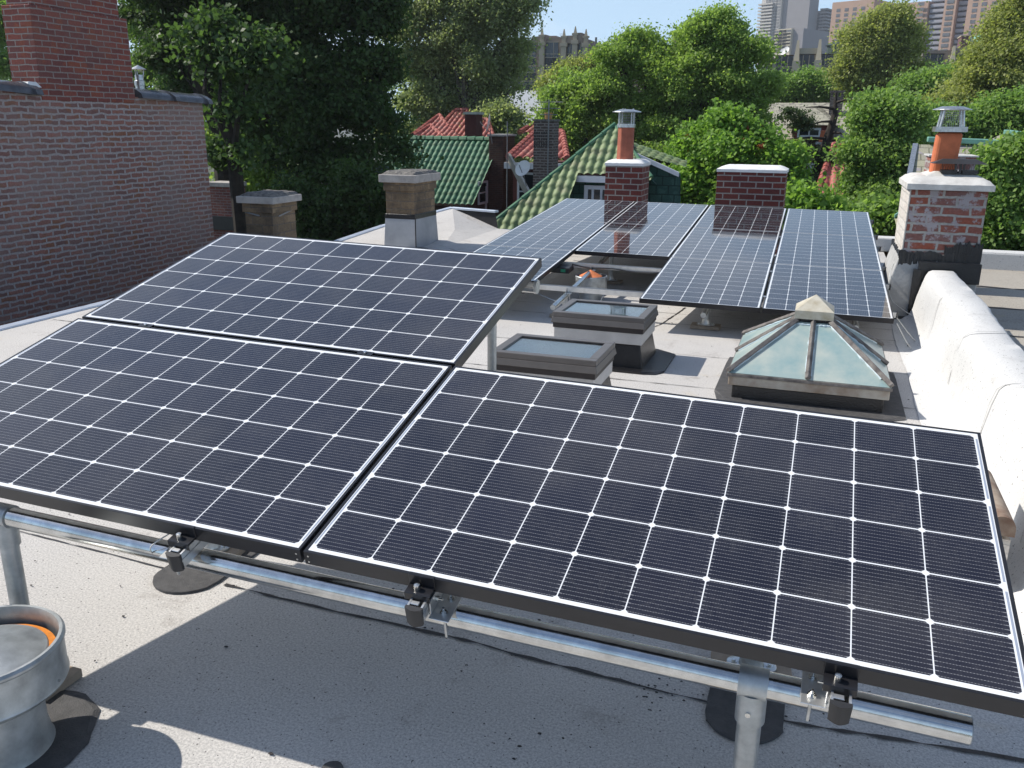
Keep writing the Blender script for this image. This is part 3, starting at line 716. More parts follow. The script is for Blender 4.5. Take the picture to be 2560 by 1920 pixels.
def cage_cap(cx, cy, z0, z1, rad, par, lidr, mesh=True, posts=4, name="rain_cap", taper=1.0):
    mb = MB(); mb.lathe(cx, cy, [(rad * 1.02, z0 - .03), (rad * 1.12, z0 - .028), (rad * 1.12, z0 + .02), (rad, z0 + .022)], 8, R(22.5))
    for i in range(posts):
        a = 2 * math.pi * (i + .5) / posts
        mb.tube([(cx + rad * math.cos(a), cy + rad * math.sin(a), z0), (cx + rad * taper * math.cos(a), cy + rad * taper * math.sin(a), z1)], .010, 4)
    if mesh:
        for zz in np.arange(z0 + .035, z1, .035): 
            pts = [(cx + rad * math.cos(2 * math.pi * i / 16), cy + rad * math.sin(2 * math.pi * i / 16), zz) for i in range(17)]; mb.tube(pts, .0022, 3, caps=False)
        for i in range(22):
            a = 2 * math.pi * i / 22; mb.tube([(cx + rad * math.cos(a), cy + rad * math.sin(a), z0), (cx + rad * math.cos(a), cy + rad * math.sin(a), z1)], .0022, 3, caps=False)
    mb.lathe(cx, cy, [(.0001, z1 + .035), (lidr * .45, z1 + .032), (lidr * .98, z1 + .004), (lidr, z1 - .006), (lidr * .97, z1 - .006), (.0001, z1 + .020)], 24)
    for i in range(3): a = 2.1 * i; mb.lathe(cx + lidr * .45 * math.cos(a), cy + lidr * .45 * math.sin(a), [(.010, z1 + .032), (.010, z1 + .044), (.0001, z1 + .044)], 8)
    return mb.build(name, 'galv', par)
def red_chimney(x0, x1, y0, y1, zt, lab):
    ch = MB().box(x0, x1, y0, y1, 0, zt).build("chimney", 'brick_new', bld, bevel=.002, seg=1); tag(ch, lab)
    crown(x0, x1, y0, y1, zt + .0005, zt + .085, 'white_crown', ch)
    return ch
cb = red_chimney(-2.95, -2.42, 12.45, 12.98, 1.13, "red brick chimney with white crown and capped terracotta flue")
cc_ = red_chimney(-1.385, -.485, 12.45, 13.0, 1.085, "wide low red brick chimney with white crown and no flue")
q = MB(); q.lathe(-2.735, 12.72, [(.125, 1.19), (.118, 1.52), (.121, 1.66), (.10, 1.665), (.10, 1.4)], 8, R(22.5)); q.build("terracotta_flue", 'terracotta_dark', cb, bevel=.012)
cage_cap(-2.735, 12.72, 1.68, 1.865, .118, cb, .205)
# the old painted chimney standing on the parapet
ch = thing("x", "x", "x"); C.objects.unlink(ch); bpy.data.objects.remove(ch)
X0, X1, Y0, Y1 = .745, 1.36, 8.62, 9.55
mb = MB(); nz_ = 9
for (xa, ya, xb, yb) in ((X0, Y0, X1, Y0), (X1, Y0, X1, Y1), (X1, Y1, X0, Y1)):
    pass
pch = MB().box(X0, X1, Y0, Y1, .50, 1.165).build("chimney", 'brick_painted', bld, bevel=.008, seg=2); tag(pch, "large old chimney of peeling painted brick on the right parapet")
MB().box(X0 - .014, X0 - .0005, Y0 + .0, Y1 - .01, .56, 1.16).build("sunlit_white_side", 'brick_white', pch, bevel=.003, seg=1)  # whiter brick puts this side's sunlit brightness into the colour
MB().frust((X0 - .17, X1 + .02, Y0 - .05, Y1 + .04), (X0 - .022, X1 + .014, Y0 - .018, Y1 + .014), 0, .60).build("flashing", 'stucco_grey', pch, bevel=.01)
mb = MB()
def jag_band(mb, p, q, zlo, zhi, out, jl, jh, n=46):
    p, q, out = Vector(p), Vector(q), Vector(out); vs = []; a1 = a2 = 0
    for i in range(n + 1):
        c = p.lerp(q, i / n); a1 = a1 * .7 + random.uniform(-1, 1) * jl; a2 = a2 * .7 + random.uniform(-1, 1) * jh
        o_ = out * random.uniform(.8, 1.2)
        vs += [c + Vector((0, 0, zlo + a1)), c + o_ + Vector((0, 0, zlo + a1)), c + o_ + Vector((0, 0, zhi + a2)), c + Vector((0, 0, zhi + a2))]
    mb.add(vs, [(4 * i + k, 4 * i + (k + 1) % 4, 4 * i + 4 + (k + 1) % 4, 4 * i + 4 + k) for i in range(n) for k in range(4)] + [(0, 1, 2, 3), (4 * n + 3, 4 * n + 2, 4 * n + 1, 4 * n)])
jag_band(mb, (X0 - .03, Y0 - .003, 0), (X1 + .02, Y0 - .003, 0), .50, .615, (0, -.022, 0), .012, .012)
jag_band(mb, (X0 - .016, Y1, 0), (X0 - .016, Y0 - .02, 0), .565, .605, (-.016, 0, 0), .008, .010)
jag_band(mb, (X1 - .28, Y0 - .004, 0), (X1 + .022, Y0 - .004, 0), .56, .70, (0, -.018, 0), .01, .02)
mb.box(X0 + .14, X1 + .03, Y0 - .075, Y0 - .027, .36, .54); mb.box(X0 + .10, X0 + .17, Y0 - .085, Y0 - .045, .0, .47); mb.box(X0 + -.14, X0 + .17, Y0 - .13, Y0 - .055, .0, .03)
mb.build("tar_band", 'rubber', pch, bevel=.012)
crown(X0 - .022, X1 + .02, Y0 - .022, Y1 + .02, 1.166, 1.275, 'grey_crown', pch, over=.02)
MB().frust((X0 + .09, X1 - .02, Y0 + .12, Y1 - .1), (X0 + .20, X1 - .12, Y0 + .25, Y1 - .25), 1.262, 1.31).build("crown_hump", 'grey_crown', pch, bevel=.02)
q = MB(); q.frust((.915, 1.12, 9.02, 9.22), (.935, 1.145, 9.02, 9.22), 1.24, 1.655); q.build("terracotta_flue", 'terracotta', pch, bevel=.035, seg=3)
q = MB(); q.box(.905, 1.17, 8.99, 9.25, 1.655, 1.70)
for sx, sy in ((0, 0), (1, 0), (0, 1), (1, 1)):
    x = .945 + .19 * sx; y = 9.02 + .2 * sy
    q.tube([(x, y, 1.70), (x + (.02 if not sx else -.02), y, 1.845)], .012, 4)
for zz in np.arange(1.715, 1.84, .018): q.tube([(.95, 9.03, zz), (1.13, 9.03, zz)], .0014, 3); q.tube([(.95, 9.21, zz), (1.13, 9.21, zz)], .0014, 3)
for xx in np.arange(.955, 1.13, .016): q.tube([(xx, 9.03, 1.70), (xx, 9.03, 1.845)], .0014, 3)
q.lathe(1.035, 9.12, [(.0001, 1.880), (.09, 1.876), (.160, 1.852), (.165, 1.846), (.0001, 1.862)], 24)
q.build("rain_cap", 'galv', pch)
# second flue cap: black cage with a flat hipped lid
q = MB(); q.frust((.90, 1.345, 8.76, 9.0), (.99, 1.26, 8.85, 8.91), 1.385, 1.425)
q.box(.985, 1.11, 8.80, 8.95, 1.30, 1.33); q.box(1.15, 1.285, 8.80, 8.95, 1.30, 1.33)
for x in (1.085, 1.125, 1.155): q.box(x, x + .016, 8.79, 8.81, 1.30, 1.385)
for x in (.985, 1.28): q.box(x, x + .004, 8.80, 8.804, 1.30, 1.385)
for i in range(16):
    x = .985 + .019 * i; q.tube([(x, 8.802, 1.31), (x + .012, 8.802, 1.345), (x, 8.802, 1.385)], .0014, 3, caps=False); q.tube([(x, 8.802, 1.31), (x - .012, 8.802, 1.345), (x, 8.802, 1.385)], .0014, 3, caps=False)
q.build("flue_cage", 'plastic', pch)
# chimney of the neighbouring house just behind
t = MB().box(1.03, 1.46, 10.3, 10.8, -.02, 1.40).build("chimney", 'brick_painted', nb); tag(t, "further brick chimney peeping out behind the black flue cage")
MB().box(1.01, 1.48, 10.28, 10.82, 1.401, 1.415).build("chimney_cap", 'grey_crown', t)

# ------------------------------------------------------------------ skylights
def flat_skylight(cx, cy, w, d, zt, label, rz=0.0):
    t = thing("square_skylight", label, "skylight", loc=(cx, cy, 0), group="two low brown framed skylights")
    t.rotation_euler.z = rz
    a, b = w / 2, d / 2
    f = MB(); i = .055
    f.box(-a, a, -b, -b + i, zt - .035, zt).box(-a, a, b - i, b, zt - .035, zt).box(-a, -a + i, -b + i, b - i, zt - .035, zt).box(a - i, a, -b + i, b - i, zt - .035, zt)
    f.build("frame", 'brown_frame', t, bevel=.004)
    s = MB(); s.frust((-a - .010, a + .010, -b - .010, b + .010), (-a - .001, a + .001, -b - .001, b + .001), zt - .078, zt - .036); s.build("frame_skirt", 'brown_frame', t, bevel=.003)
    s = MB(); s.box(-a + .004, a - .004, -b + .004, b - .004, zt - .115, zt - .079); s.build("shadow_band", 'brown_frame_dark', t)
    s = MB(); s.box(-a + .010, a - .010, -b + .010, b - .010, zt - .20, zt - .1155); s.build("curb_flashing", 'curb_alu', t, bevel=.003, seg=1)
    s = MB(); s.frust((-a + .0, a + .01, -b + .0, b + .01), (-a + .025, a - .025, -b + .025, b - .025), .004, zt - .2005); s.build("tarred_curb", 'rubber', t, bevel=.01)
    s = MB(); v, f_ = blob(.05, 0, .0040, a + .13, b + .08, 30, .04, .012); 
    v = [(max(-a - .05, min(a + .16, x * 1.25)), max(-b - .09, min(b + .10, y * 1.3)), z) for x, y, z in v]; s.add(v, f_); s.build("tar_apron", 'rubber', t)
    MB().box(-a + i + .0005, a - i - .0005, -b + i + .0005, b - i - .0005, zt - .016, zt - .010).build("glass_pane", 'sky_glass', t)
    MB().box(-a + i, a - i, -b + i, b - i, zt - .034, zt - .024).build("reflection_tint_pane", 'sky_inner', t)  # inner sheet whose green stands for reflections in the glass
    return t
m, t_, p_ = nodes("skylight_glass"); M['sky_glass'] = m
p_.inputs['Base Color'].default_value = (.9, .95, .93, 1); p_.inputs['Roughness'].default_value = .02; p_.inputs['Transmission Weight'].default_value = 1.0; p_.inputs['IOR'].default_value = 1.32
M['sky_inner'] = plain("green_reflection_tint", (0.10, 0.165, 0.13), 0.3, 0, 0.15, 6)  # green of reflected trees and buildings put into the colour
flat_skylight(-1.432, 6.235, .675, .53, .385, "further of the two brown framed square skylights, in front of the rear array")
flat_skylight(-1.462, 4.985, .655, .50, .385, "nearer of the two brown framed square skylights, just behind the near panel")

# pyramid skylight
py = thing("pyramid_skylight", "old pyramid skylight with ribbed wooden bars and pale wired glass", "skylight", loc=(.032, 6.05, 0))
a, b, ze, zt, c = .485, .55, .185, .455, .105
MB().box(-a + .03, a - .03, -b + .03, b - .03, .004, .10).build("tarred_curb", 'rubber', py, bevel=.01)
MB().box(-a + .005, a - .005, -b + .005, b - .005, .1005, .160).build("curb_trim", 'rust_trim', py, bevel=.006)
MB().box(-a - .006, a + .006, -b - .006, b + .006, .1605, ze - .004).build("eave_board", 'wood_old', py, bevel=.003)
m, t_, p_ = nodes("wired_glass"); M['wired_glass'] = m
n_ = noise(t_, 60, 4); g_ = noise(t_, 4.5, 5)
t_.links.new(mixc(t_, ramp(t_, g_, .35, .7), (.22, .34, .35), (.44, .48, .43)), p_.inputs['Base Color']); p_.inputs['Roughness'].default_value = .28; p_.inputs['Specular IOR Level'].default_value = .8
bump(t_, p_, n_, .25, .002)
B_ = [(-a, -b), (a, -b), (a, b), (-a, b)]; T_ = [(-c, -c), (c, -c), (c, c), (-c, c)]
bars = MB(); seal = MB()
def lerp3(p, q, s): return Vector(p).lerp(Vector(q), s)
for i in range(4):
    b0, b1 = B_[i], B_[(i + 1) % 4]; t0, t1 = T_[i], T_[(i + 1) % 4]
    P0, P1, Q0, Q1 = (*b0, ze), (*b1, ze), (*t0, zt), (*t1, zt)
    nrm = (Vector(P1) - Vector(P0)).cross(Vector(Q0) - Vector(P0)).normalized()
    mid0, mid1 = lerp3(P0, P1, .5), lerp3(Q0, Q1, .5)
    for (A_, B2, C2, D2) in ((P0, mid0, mid1, Q0), (mid0, P1, Q1, mid1)):
        g = MB().slab([A_, B2, C2, D2], .006).build("glass_pane", 'wired_glass', py)
        cen = (Vector(A_) + Vector(B2) + Vector(C2) + Vector(D2)) / 4
        ins = [cen + (Vector(x) - cen) * .90 + nrm * .003 for x in (A_, B2, C2, D2)]
        rr = [ins[0], ins[3], ins[2], ins[1]]
        pts = []
        for s_, e_ in zip(rr[:-1], rr[1:]):
            pts += [s_.lerp(e_, q_ / 14) + Vector((random.uniform(-1, 1), random.uniform(-1, 1), 0)) * .003 for q_ in range(14)]
        seal.tube(pts, [random.uniform(.0035, .0080) for _ in pts], 6, caps=False)
    bars.tube([mid0 + nrm * .010, mid1 + nrm * .010], .019, 4)
    bars.tube([Vector(P0) + Vector((0, 0, .012)), Vector(Q0) + Vector((0, 0, .012))], .021, 4)
bars.build("glazing_bars", 'wood_old', py, bevel=.003, seg=1)
seal.build("sealant_bead", 'silicone', py)
MB().box(-.088, .088, -.088, .088, .43, .50).build("vent_throat", 'rubber', py)
q = MB(); q.box(-.122, .122, -.122, .122, .478, .532); q.add([(-.122, -.122, .5325), (.122, -.122, .5325), (.122, .122, .5325), (-.122, .122, .5325), (0, 0, .625)], [(0, 1, 4), (1, 2, 4), (2, 3, 4), (3, 0, 4)])
q.build("peaked_cap", 'cap_stain', py)
v, f_ = blob(.03, -.02, .0042, .66, .70, 26, .04, .008); v = [(max(-a - .09, min(a + .10, x * 1.2)), max(-b - .10, min(b + .05, y * 1.2)), z) for x, y, z in v]
MB().add(v, f_).build("tar_apron", 'tar_patch', py)

# ------------------------------------------------------------------ roof vents
vt = thing("roof_vent", "big galvanised roof vent with conical cap and orange ring, cut by the left edge", "roof vent", loc=(-2.02, 1.455, 0)); vt.scale = (1.06, 1.06, 1.14)
q = MB(); q.lathe(0, 0, [(.135, .003), (.128, .02), (.121, .06), (.118, .175)], 48); q.build("vent_stack", 'galv_dull', vt, smooth=True)
q = MB(); q.lathe(0, 0, [(.118, .158), (.175, .175), (.188, .186), (.191, .192), (.188, .198), (.188, .282), (.194, .288), (.194, .294), (.188, .300), (.180, .300), (.180, .20), (.12, .19)], 64); q.build("vent_drum", 'galv_dull', vt, smooth=True)
q = MB(); q.lathe(0, 0, [(.0001, .305), (.03, .300), (.148, .266), (.152, .260), (.150, .252), (.12, .25)], 64); q.build("vent_cone", 'galv_dull', vt, smooth=True)
q = MB(); q.lathe(.004, 0, [(.148, .262), (.166, .258), (.166, .240), (.12, .238)], 64); q.build("orange_ring", 'orange', vt, smooth=True)
q = MB()
for a_ in (.3, 2.4, 4.5): q.box(.148 * math.cos(a_) - .01, .148 * math.cos(a_) + .032, .15 * math.sin(a_) - .01, .15 * math.sin(a_) + .01, .238, .242)
q.build("cone_strap", 'galv', vt)
q = MB(); q.lathe(0, -.190, [(.004, .245)], 6) if 0 else None
for a_ in (-.9, .3, 1.6): q.tube([(.188 * math.cos(a_), .188 * math.sin(a_), .205), (.1925 * math.cos(a_), .1925 * math.sin(a_), .205)], .0035, 8)
q.build("rivet", 'bolt', vt)
v2 = thing("roof_vent", "small galvanised roof vent with rust orange cone, in the gap of the rear array", "roof vent", loc=(-2.10, 8.42, 0))
q = MB(); q.lathe(0, 0, [(.118, .003), (.112, .12)], 32); q.build("vent_stack", 'galv_dull', v2, smooth=True)
q = MB(); q.lathe(0, 0, [(.113, .10), (.155, .115), (.160, .125), (.160, .235), (.165, .24), (.160, .245), (.15, .245), (.15, .13)], 40); q.build("vent_drum", 'galv_dull', v2, smooth=True)
q = MB(); q.lathe(-.005, 0, [(.0001, .302), (.06, .268), (.115, .240), (.11, .232)], 32); q.build("vent_cone", 'orange_cap', v2, smooth=True)

# ------------------------------------------------------------------ the rear array
AZ, TI, RO = R(.55), R(4.306), R(-.541)
bo = Vector((-2.386, 7.205, .292))
bx = Vector((math.cos(AZ) * math.cos(RO), math.sin(AZ) * math.cos(RO), math.sin(RO)))
by = Vector((-math.sin(AZ) * math.cos(TI), math.cos(AZ) * math.cos(TI), math.sin(TI))); by = (by - bx * by.dot(bx)).normalized(); bz = bx.cross(by)
def bp(u, v, w=0.0): return bo + bx * u + by * v + bz * w
GB = "solar panels of the rear array"
cn = ["left", "second from left", "third from left", "right"]; rn = ["front", "middle", "rear"]
for ci in range(4):
    for ri in range(3):
        if ci == 1 and ri == 0: continue
        u0 = -1.008 + 1.010 * ci; v0 = (0, 1.665, 3.33)[ri]
        copy_tree(pa, frame(bp(u0 + .992, v0), by, -bx, bz) @ Matrix.Diagonal((1.0236, 1, 1, 1)), "%s row panel of the rear array, %s column" % (rn[ri], cn[ci]), GB)
GR2 = "long rails under the rear array"
for v, lb in ((.36, "front rail of the rear array, bare across the gap near the small vent"), (1.30, "second rail of the rear array with cable clipped along it"), (2.0, "third rail of the rear array, under the middle panels"), (3.0, "fourth rail of the rear array, under the middle panels"), (3.65, "fifth rail of the rear array, under the rear panels"), (4.65, "rearmost rail of the rear array")):
    rail(bp(3.06, v, -.040), by, -bx, bz, 4.1, lb, GR2)
GP = "depthwise pipes under the rear array"
for u, lb, y0 in ((.28, "galvanised pipe under the rear array running past the small vent", -.10), (1.55, "galvanised pipe under the middle of the rear array", .05), (2.75, "galvanised pipe under the right of the rear array", .05), (-.75, "galvanised pipe under the left of the rear array", .05)):
    pipe(bp(u, y0, -.040 - .045 - .03), bp(u, 4.8, -.040 - .045 - .03), .026, lb, GP)
    for v in (.36, 1.30): bk = bracket(bp(u, v, -.0855), 1, "rear array bracket where the %s rail crosses the pipe %s" % ("front" if v < 1 else "second", {.28: "running past the small vent", 1.55: "under the two middle columns", 2.75: "nearest the painted chimney", -.75: "under the left column"}[u]))
    for v in (.30, 2.2, 4.3):
        p = bp(u, v, -.115)
        post(p.x, p.y, p.z - .01, "short post under the rear array, " + {.28: "by the small vent", 1.55: "below the middle columns", 2.75: "near the painted chimney", -.75: "under the left column"}[u] + ", " + {.30: "front row", 2.2: "middle row", 4.3: "rear row"}[v], r=.024, tee=False, grp="short posts of the rear array")
for v, vn in ((.36, "nearest"), (1.30, "second nearest"), (2.0, "third nearest"), (3.0, "farthest")):
    q = MB(); q.box(-.006, .006, -.014, .014, -.040, .004); q.box(-.011, .011, -.016, .016, .0041, .008)
    tag(q.build("mid_clamp", 'alu'), "%s clamp in the dark gap between the two right columns of the rear array" % vn, "panel clamp", "clamps in the right gap of the rear array").matrix_world = frame(bp(2.016, v, .0), bx, by, bz)
mi = thing("microinverter", "black microinverter box with green sticker at the left of the array gap", "microinverter", mat=frame(bp(-.02, 1.22, -.06), bx, by, bz))
MB().box(-.12, .11, -.09, .09, -.06, 0).build("case", 'plastic', mi, bevel=.01)
MB().box(.02, .07, -.0915, -.0905, -.045, -.015).build("status_sticker", 'green_led', mi)
def cable(pts, r, label, mtl='plastic', group=None):
    P = []
    for i in range(len(pts) - 1):
        p0 = Vector(pts[max(i - 1, 0)]); p1 = Vector(pts[i]); p2 = Vector(pts[i + 1]); p3 = Vector(pts[min(i + 2, len(pts) - 1)])
        for k in range(8):
            s = k / 8; P.append(.5 * ((2 * p1) + (p2 - p0) * s + (2 * p0 - 5 * p1 + 4 * p2 - p3) * s * s + (3 * p1 - p0 - 3 * p2 + p3) * s ** 3))
    P.append(Vector(pts[-1])); q = MB(); q.tube(P, r, 6); return tag(q.build("cable", mtl, smooth=True), label, "cable", group)
cable([bp(.08, 1.27, -.05), bp(.25, 1.265, -.075), bp(.5, 1.27, -.07), bp(.7, 1.265, -.085), bp(.95, 1.27, -.08), bp(1.02, 1.4, -.07)], .007, "black cable clipped along the second rail in the array gap")
cable([bp(3.05, .18, -.04), (.86, 7.6, .01), (.93, 8.2, .05), (.70, 8.5, .18), (.66, 8.6, .40), (.72, 8.9, .52)], .004, "thin white cable looping from the rear array to the painted chimney", 'white_cable')
cable([bp(3.04, .02, -.04), (.80, 7.35, .006), (.93, 7.5, .01), (1.0, 7.9, .15)], .004, "thin white cable curling on the roof at the right end of the array", 'white_cable')
cable([(-1.62, 4.6, .008), (-1.45, 4.5, .012), (-1.30, 4.9, .010), (-1.46, 5.25, .008)], .006, "grey cable curving over the roof behind the tall post", 'galv_dull')
cable([bp(-.15, .40, -.09), bp(.3, .30, -.20), bp(.55, .34, -.18), bp(.62, .36, -.10)], .004, "thin wire sagging under the front rail of the array gap", 'galv_dull')
cable([fp(-.42, .05, -.06), fp(-.46, -.02, -.075), fp(-.475, -.01, -.12)], .0018, "thin white wire looping beside the left clamp", 'white_cable')

# ================================================================== BEYOND THE ROOF
gd = MB().quad((-3000, -3000, GZ), (3000, -3000, GZ), (3000, 3000, GZ), (-3000, 3000, GZ)).build("ground", plain("garden_ground", (0.07, 0.08, 0.045), .95, 0, .2, .3)); tag(gd, kind="structure")

# the tall brick wall at the left
WX = -8.75
bw = thing("brick_neighbour_house", "tall brick side wall of the next house, with clay coping and a big red chimney", "building", loc=(0, 0, 0))
MB().quad((WX, -4, 2.05), (WX, -4, GZ), (WX, 11.16, GZ), (WX, 11.16, 1.965), (WX, 9.75, 1.99), (WX, 8.2, 1.95), (WX, 7.6, 2.02)).quad((WX, 11.16, 1.965), (WX, 11.16, GZ), (WX - 8, 11.16, GZ), (WX - 8, 11.16, 1.965)).build("side_wall", 'brick_wall', bw)
MB().box(WX - 8, WX - .3, -4, 11.1, 1.60, 1.72).build("roof_deck", 'roof_old', bw)
M['coping_clay'] = plain("glazed_clay_coping", (0.10, 0.105, 0.12), .22, 0, .2, 9, bs=.3)
def coping(y0, y1, z0, z1, n, x=WX):
    L = (y1 - y0) / n
    for i in range(n):
        a, b = y0 + L * i, y0 + L * (i + 1); za, zb = z0 + (z1 - z0) * i / n, z0 + (z1 - z0) * (i + 1) / n
        q = MB(); m_ = 8; vs = []
        secs = ((a, 1.0), (b - .09, 1.0), (b - .085, 1.22), (b + .01, 1.22))
        for yy, k in secs:
            zz = za + (zb - za) * (yy - a) / L
            prof = [(-.21 * k, -.055), (-.19 * k, .0)] + [(-.15 * k + .30 * k * j / m_, .03 + .05 * k * math.sin(math.pi * j / m_)) for j in range(m_ + 1)] + [(.19 * k, .0), (.205 * k, -.055)]
            vs += [(x - .13 + px, yy, zz + pz) for px, pz in prof]
        k = len(prof); q.add(vs, [(s * k + j, s * k + j + 1, (s + 1) * k + j + 1, (s + 1) * k + j) for s in range(3) for j in range(k - 1)] + [tuple(range(k)), tuple(reversed(range(3 * k, 4 * k)))])
        q.build("coping_tile", 'coping_clay', bw, smooth=True)
coping(5.6, 8.20, 2.16, 2.02, 4); coping(9.86, 11.25, 2.03, 1.985, 2)
ck = MB(); ck.box(WX - .42, WX + .008, 8.28, 9.80, 1.912, 2.95); ck.box(WX - .40, WX - .02, 8.34, 9.70, 2.9502, 4.2); ck.box(WX - .42, WX - .02, 8.30, 9.78, 1.5, 1.9118)
sk = ck.build("chimney", 'brick_stack', bw, bevel=.006, seg=1)
lump_top(WX - .16, WX + .03, 8.10, 8.275, 2.05, 2.11, 5, 5, .006).build("mortar_lump", 'white_crown', bw)
vp = thing("metal_vent_pipe", "small silver vent pipe with conical cap, beside the big red chimney", "vent pipe", loc=(-9.0, 10.2, 1.76)); vp.scale = (.8, .8, .8)
q = MB(); q.lathe(0, 0, [(.075, 0), (.075, .48), (.085, .485), (.085, .56), (.070, .57), (.065, .66)], 20); q.build("pipe_body", 'galv', vp, smooth=True)
q = MB(); q.lathe(0, 0, [(.0001, .82), (.135, .75), (.13, .745), (.0001, .79)], 20)
for a_ in (.5, 2.6, 4.7): q.tube([(.065 * math.cos(a_), .065 * math.sin(a_), .6), (.09 * math.cos(a_), .09 * math.sin(a_), .77)], .008, 4)
q.build("conical_cap", 'galv', vp)

# ---- barrel tile roofs: real rows of curved tiles on a sloping polygon
def tile_roof(name, p0, ax, dn, poly, mtl, parent, per=.17, row=.30, amp=.045):
    # p0 origin; ax unit across; dn unit down the slope; poly = [(s, t)] in metres (s across, t down)
    ax, dn = Vector(ax), Vector(dn); up = ax.cross(dn); up = up if up.z > 0 else -up; up.normalize()
    S = [q_[0] for q_ in poly]; T = [q_[1] for q_ in poly]
    s0, s1, t0, t1 = min(S), max(S), min(T), max(T)
    ss = np.arange(s0, s1 + per / 8, per / 8); tt = []; k = 0
    t = t0
    while t < t1 + row: tt += [t, t + row * .5, t + row * .97]; t += row
    tt = np.array(tt)
    hs = np.abs(np.sin(np.pi * ss / per)) ** .8 * amp; fr = np.tile([.0, .5, .97], len(tt) // 3)
    ht = .006 + .020 * fr
    SS, TT = np.meshgrid(ss, tt); HH = hs[None, :] + ht[:, None] + rng.normal(0, .0012, SS.shape)
    co = np.array(p0)[None, None] + SS[..., None] * np.array(ax) + TT[..., None] * np.array(dn) + HH[..., None] * np.array(up)
    w = len(ss); cs = (SS[:-1, :-1] + SS[1:, 1:]) / 2; ct = (TT[:-1, :-1] + TT[1:, 1:]) / 2
    ins = np.zeros(cs.shape, bool); n = len(poly)
    for i in range(n):
        (xa, ya), (xb, yb) = poly[i], poly[(i + 1) % n]
        if ya == yb: continue
        cnd = ((ya > ct) != (yb > ct)) & (cs < (xb - xa) * (ct - ya) / (yb - ya) + xa); ins ^= cnd
    J, I = np.nonzero(ins)
    q4 = np.stack([J * w + I, J * w + I + 1, (J + 1) * w + I + 1, (J + 1) * w + I], 1)
    me = bpy.data.meshes.new(name); me.vertices.add(co.shape[0] * w); me.vertices.foreach_set("co", co.ravel())
    me.loops.add(q4.size); me.loops.foreach_set("vertex_index", q4.ravel().astype(np.int32))
    me.polygons.add(len(q4)); me.polygons.foreach_set("loop_start", np.arange(0, q4.size, 4, dtype=np.int32)); me.polygons.foreach_set("loop_total", np.full(len(q4), 4, np.int32))
    uv = np.stack([(SS + 100 * per) * TP[0] / per, (TT + 100 * row) * TP[1] / row], -1).reshape(-1, 2)[q4.ravel()]
    l = me.uv_layers.new(name="UVMap"); l.data.foreach_set("uv", uv.ravel()); me.update(calc_edges=True)
    me.materials.append(M[mtl]); o = bpy.data.objects.new(name, me); C.objects.link(o); o.parent = parent
    return o
def slope(az_deg, pitch):
    a = R(az_deg); t = R(pitch); return Vector((math.cos(a) * math.cos(t), math.sin(a) * math.cos(t), -math.sin(t)))
def window(par, x0, x1, z0, z1, y, n="window", mull=1, rail_=True, fw=.07, axis='y', frame_m='white_paint', depth=.05):
    # frame and glass facing -y (or +x when axis = 'x', then x0..x1 is a y range and y the x position)
    f = MB(); g = MB()
    def b(mb, a0, a1, c0, c1, d0, d1):
        if axis == 'y': mb.box(a0, a1, y + d0, y + d1, c0, c1)
        else: mb.box(y - d1, y - d0, a0, a1, c0, c1)
    b(f, x0, x1, z1 - fw, z1, -depth, .0); b(f, x0, x1, z0, z0 + fw, -depth, .0)
    b(f, x0, x0 + fw, z0 + fw, z1 - fw, -depth, 0); b(f, x1 - fw, x1, z0 + fw, z1 - fw, -depth, 0)
    if rail_: zc = (z0 + z1) / 2; b(f, x0 + fw, x1 - fw, zc - fw * .3, zc + fw * .3, -depth * .9, 0)
    for i in range(1, mull): xc = x0 + (x1 - x0) * i / mull; b(f, xc - fw * .3, xc + fw * .3, z0 + fw, z1 - fw, -depth * .8, 0)
    b(g, x0 + fw * .8, x1 - fw * .8, z0 + fw * .8, z1 - fw * .8, -depth * .35, -.001)
    o = f.build(n, frame_m, par); g.build("glass", 'glass_dark', o); return o

# mossy green house in front (hip roof with dormer)
h2 = thing("green_tiled_house", "house with mossy green barrel tile hip roof and white dormer window, behind the rear array", "house", loc=(0, 0, 0))
ap = aty(1328, 275, 16.5); P40 = 40.0
dn = slope(-90, P40); tn = math.tan(R(P40)); cs = math.cos(R(P40))
Ld = 4.3
def h2pt(px, py):       # photo point lying on the front slope -> (s, t)
    r = ray(px, py); n_ = Vector((1, 0, 0)).cross(dn); k = (ap - EYE).dot(n_) / r.dot(n_); p = EYE + r * k; return ((p - ap).x, (p - ap).dot(dn))
hl = h2pt(1065, 487); hl2 = (hl[0] * Ld / hl[1], Ld)
pol = [(0, 0), (2.9, 3.35), (4.0, Ld), (hl2[0], Ld)]
db0 = h2pt(1249, 378); 
pR = h2pt(1407, 388)
tile_roof("roof", ap, (1, 0, 0), dn, [(0, 0), pR, (pR[0] - .06, pR[1] + .05), (db0[0], db0[1]), (db0[0] - .02, Ld), (hl2[0], Ld)], 'tile_olive', h2, per=.15, row=.235, amp=.050)
rc = MB()
def capline(mb, a, b, r_, n=18):
    a, b = Vector(a), Vector(b); L = (b - a).length; k = max(3, int(L / .33))
    for i in range(k): mb.tube([a.lerp(b, i / k), a.lerp(b, (i + .98) / k)], [r_ * .86, r_ * 1.05], 8)
w0 = ap + Vector((hl2[0], 0, 0)) + dn * Ld
capline(rc, ap + Vector((0, 0, .06)), w0 + Vector((0, 0, .04)), .048)
rc.build("ridge_cap", 'tile_green', h2)
# left slope (hidden side) and solid body
MB().quad(ap, w0, Vector((w0.x, 2 * ap.y - w0.y, w0.z))).build("side_slope", 'tile_olive', h2)
MB().box(w0.x + .4, 1.3, w0.y + .45, 22, GZ, w0.z + .1).build("wall", 'brick_house', h2)
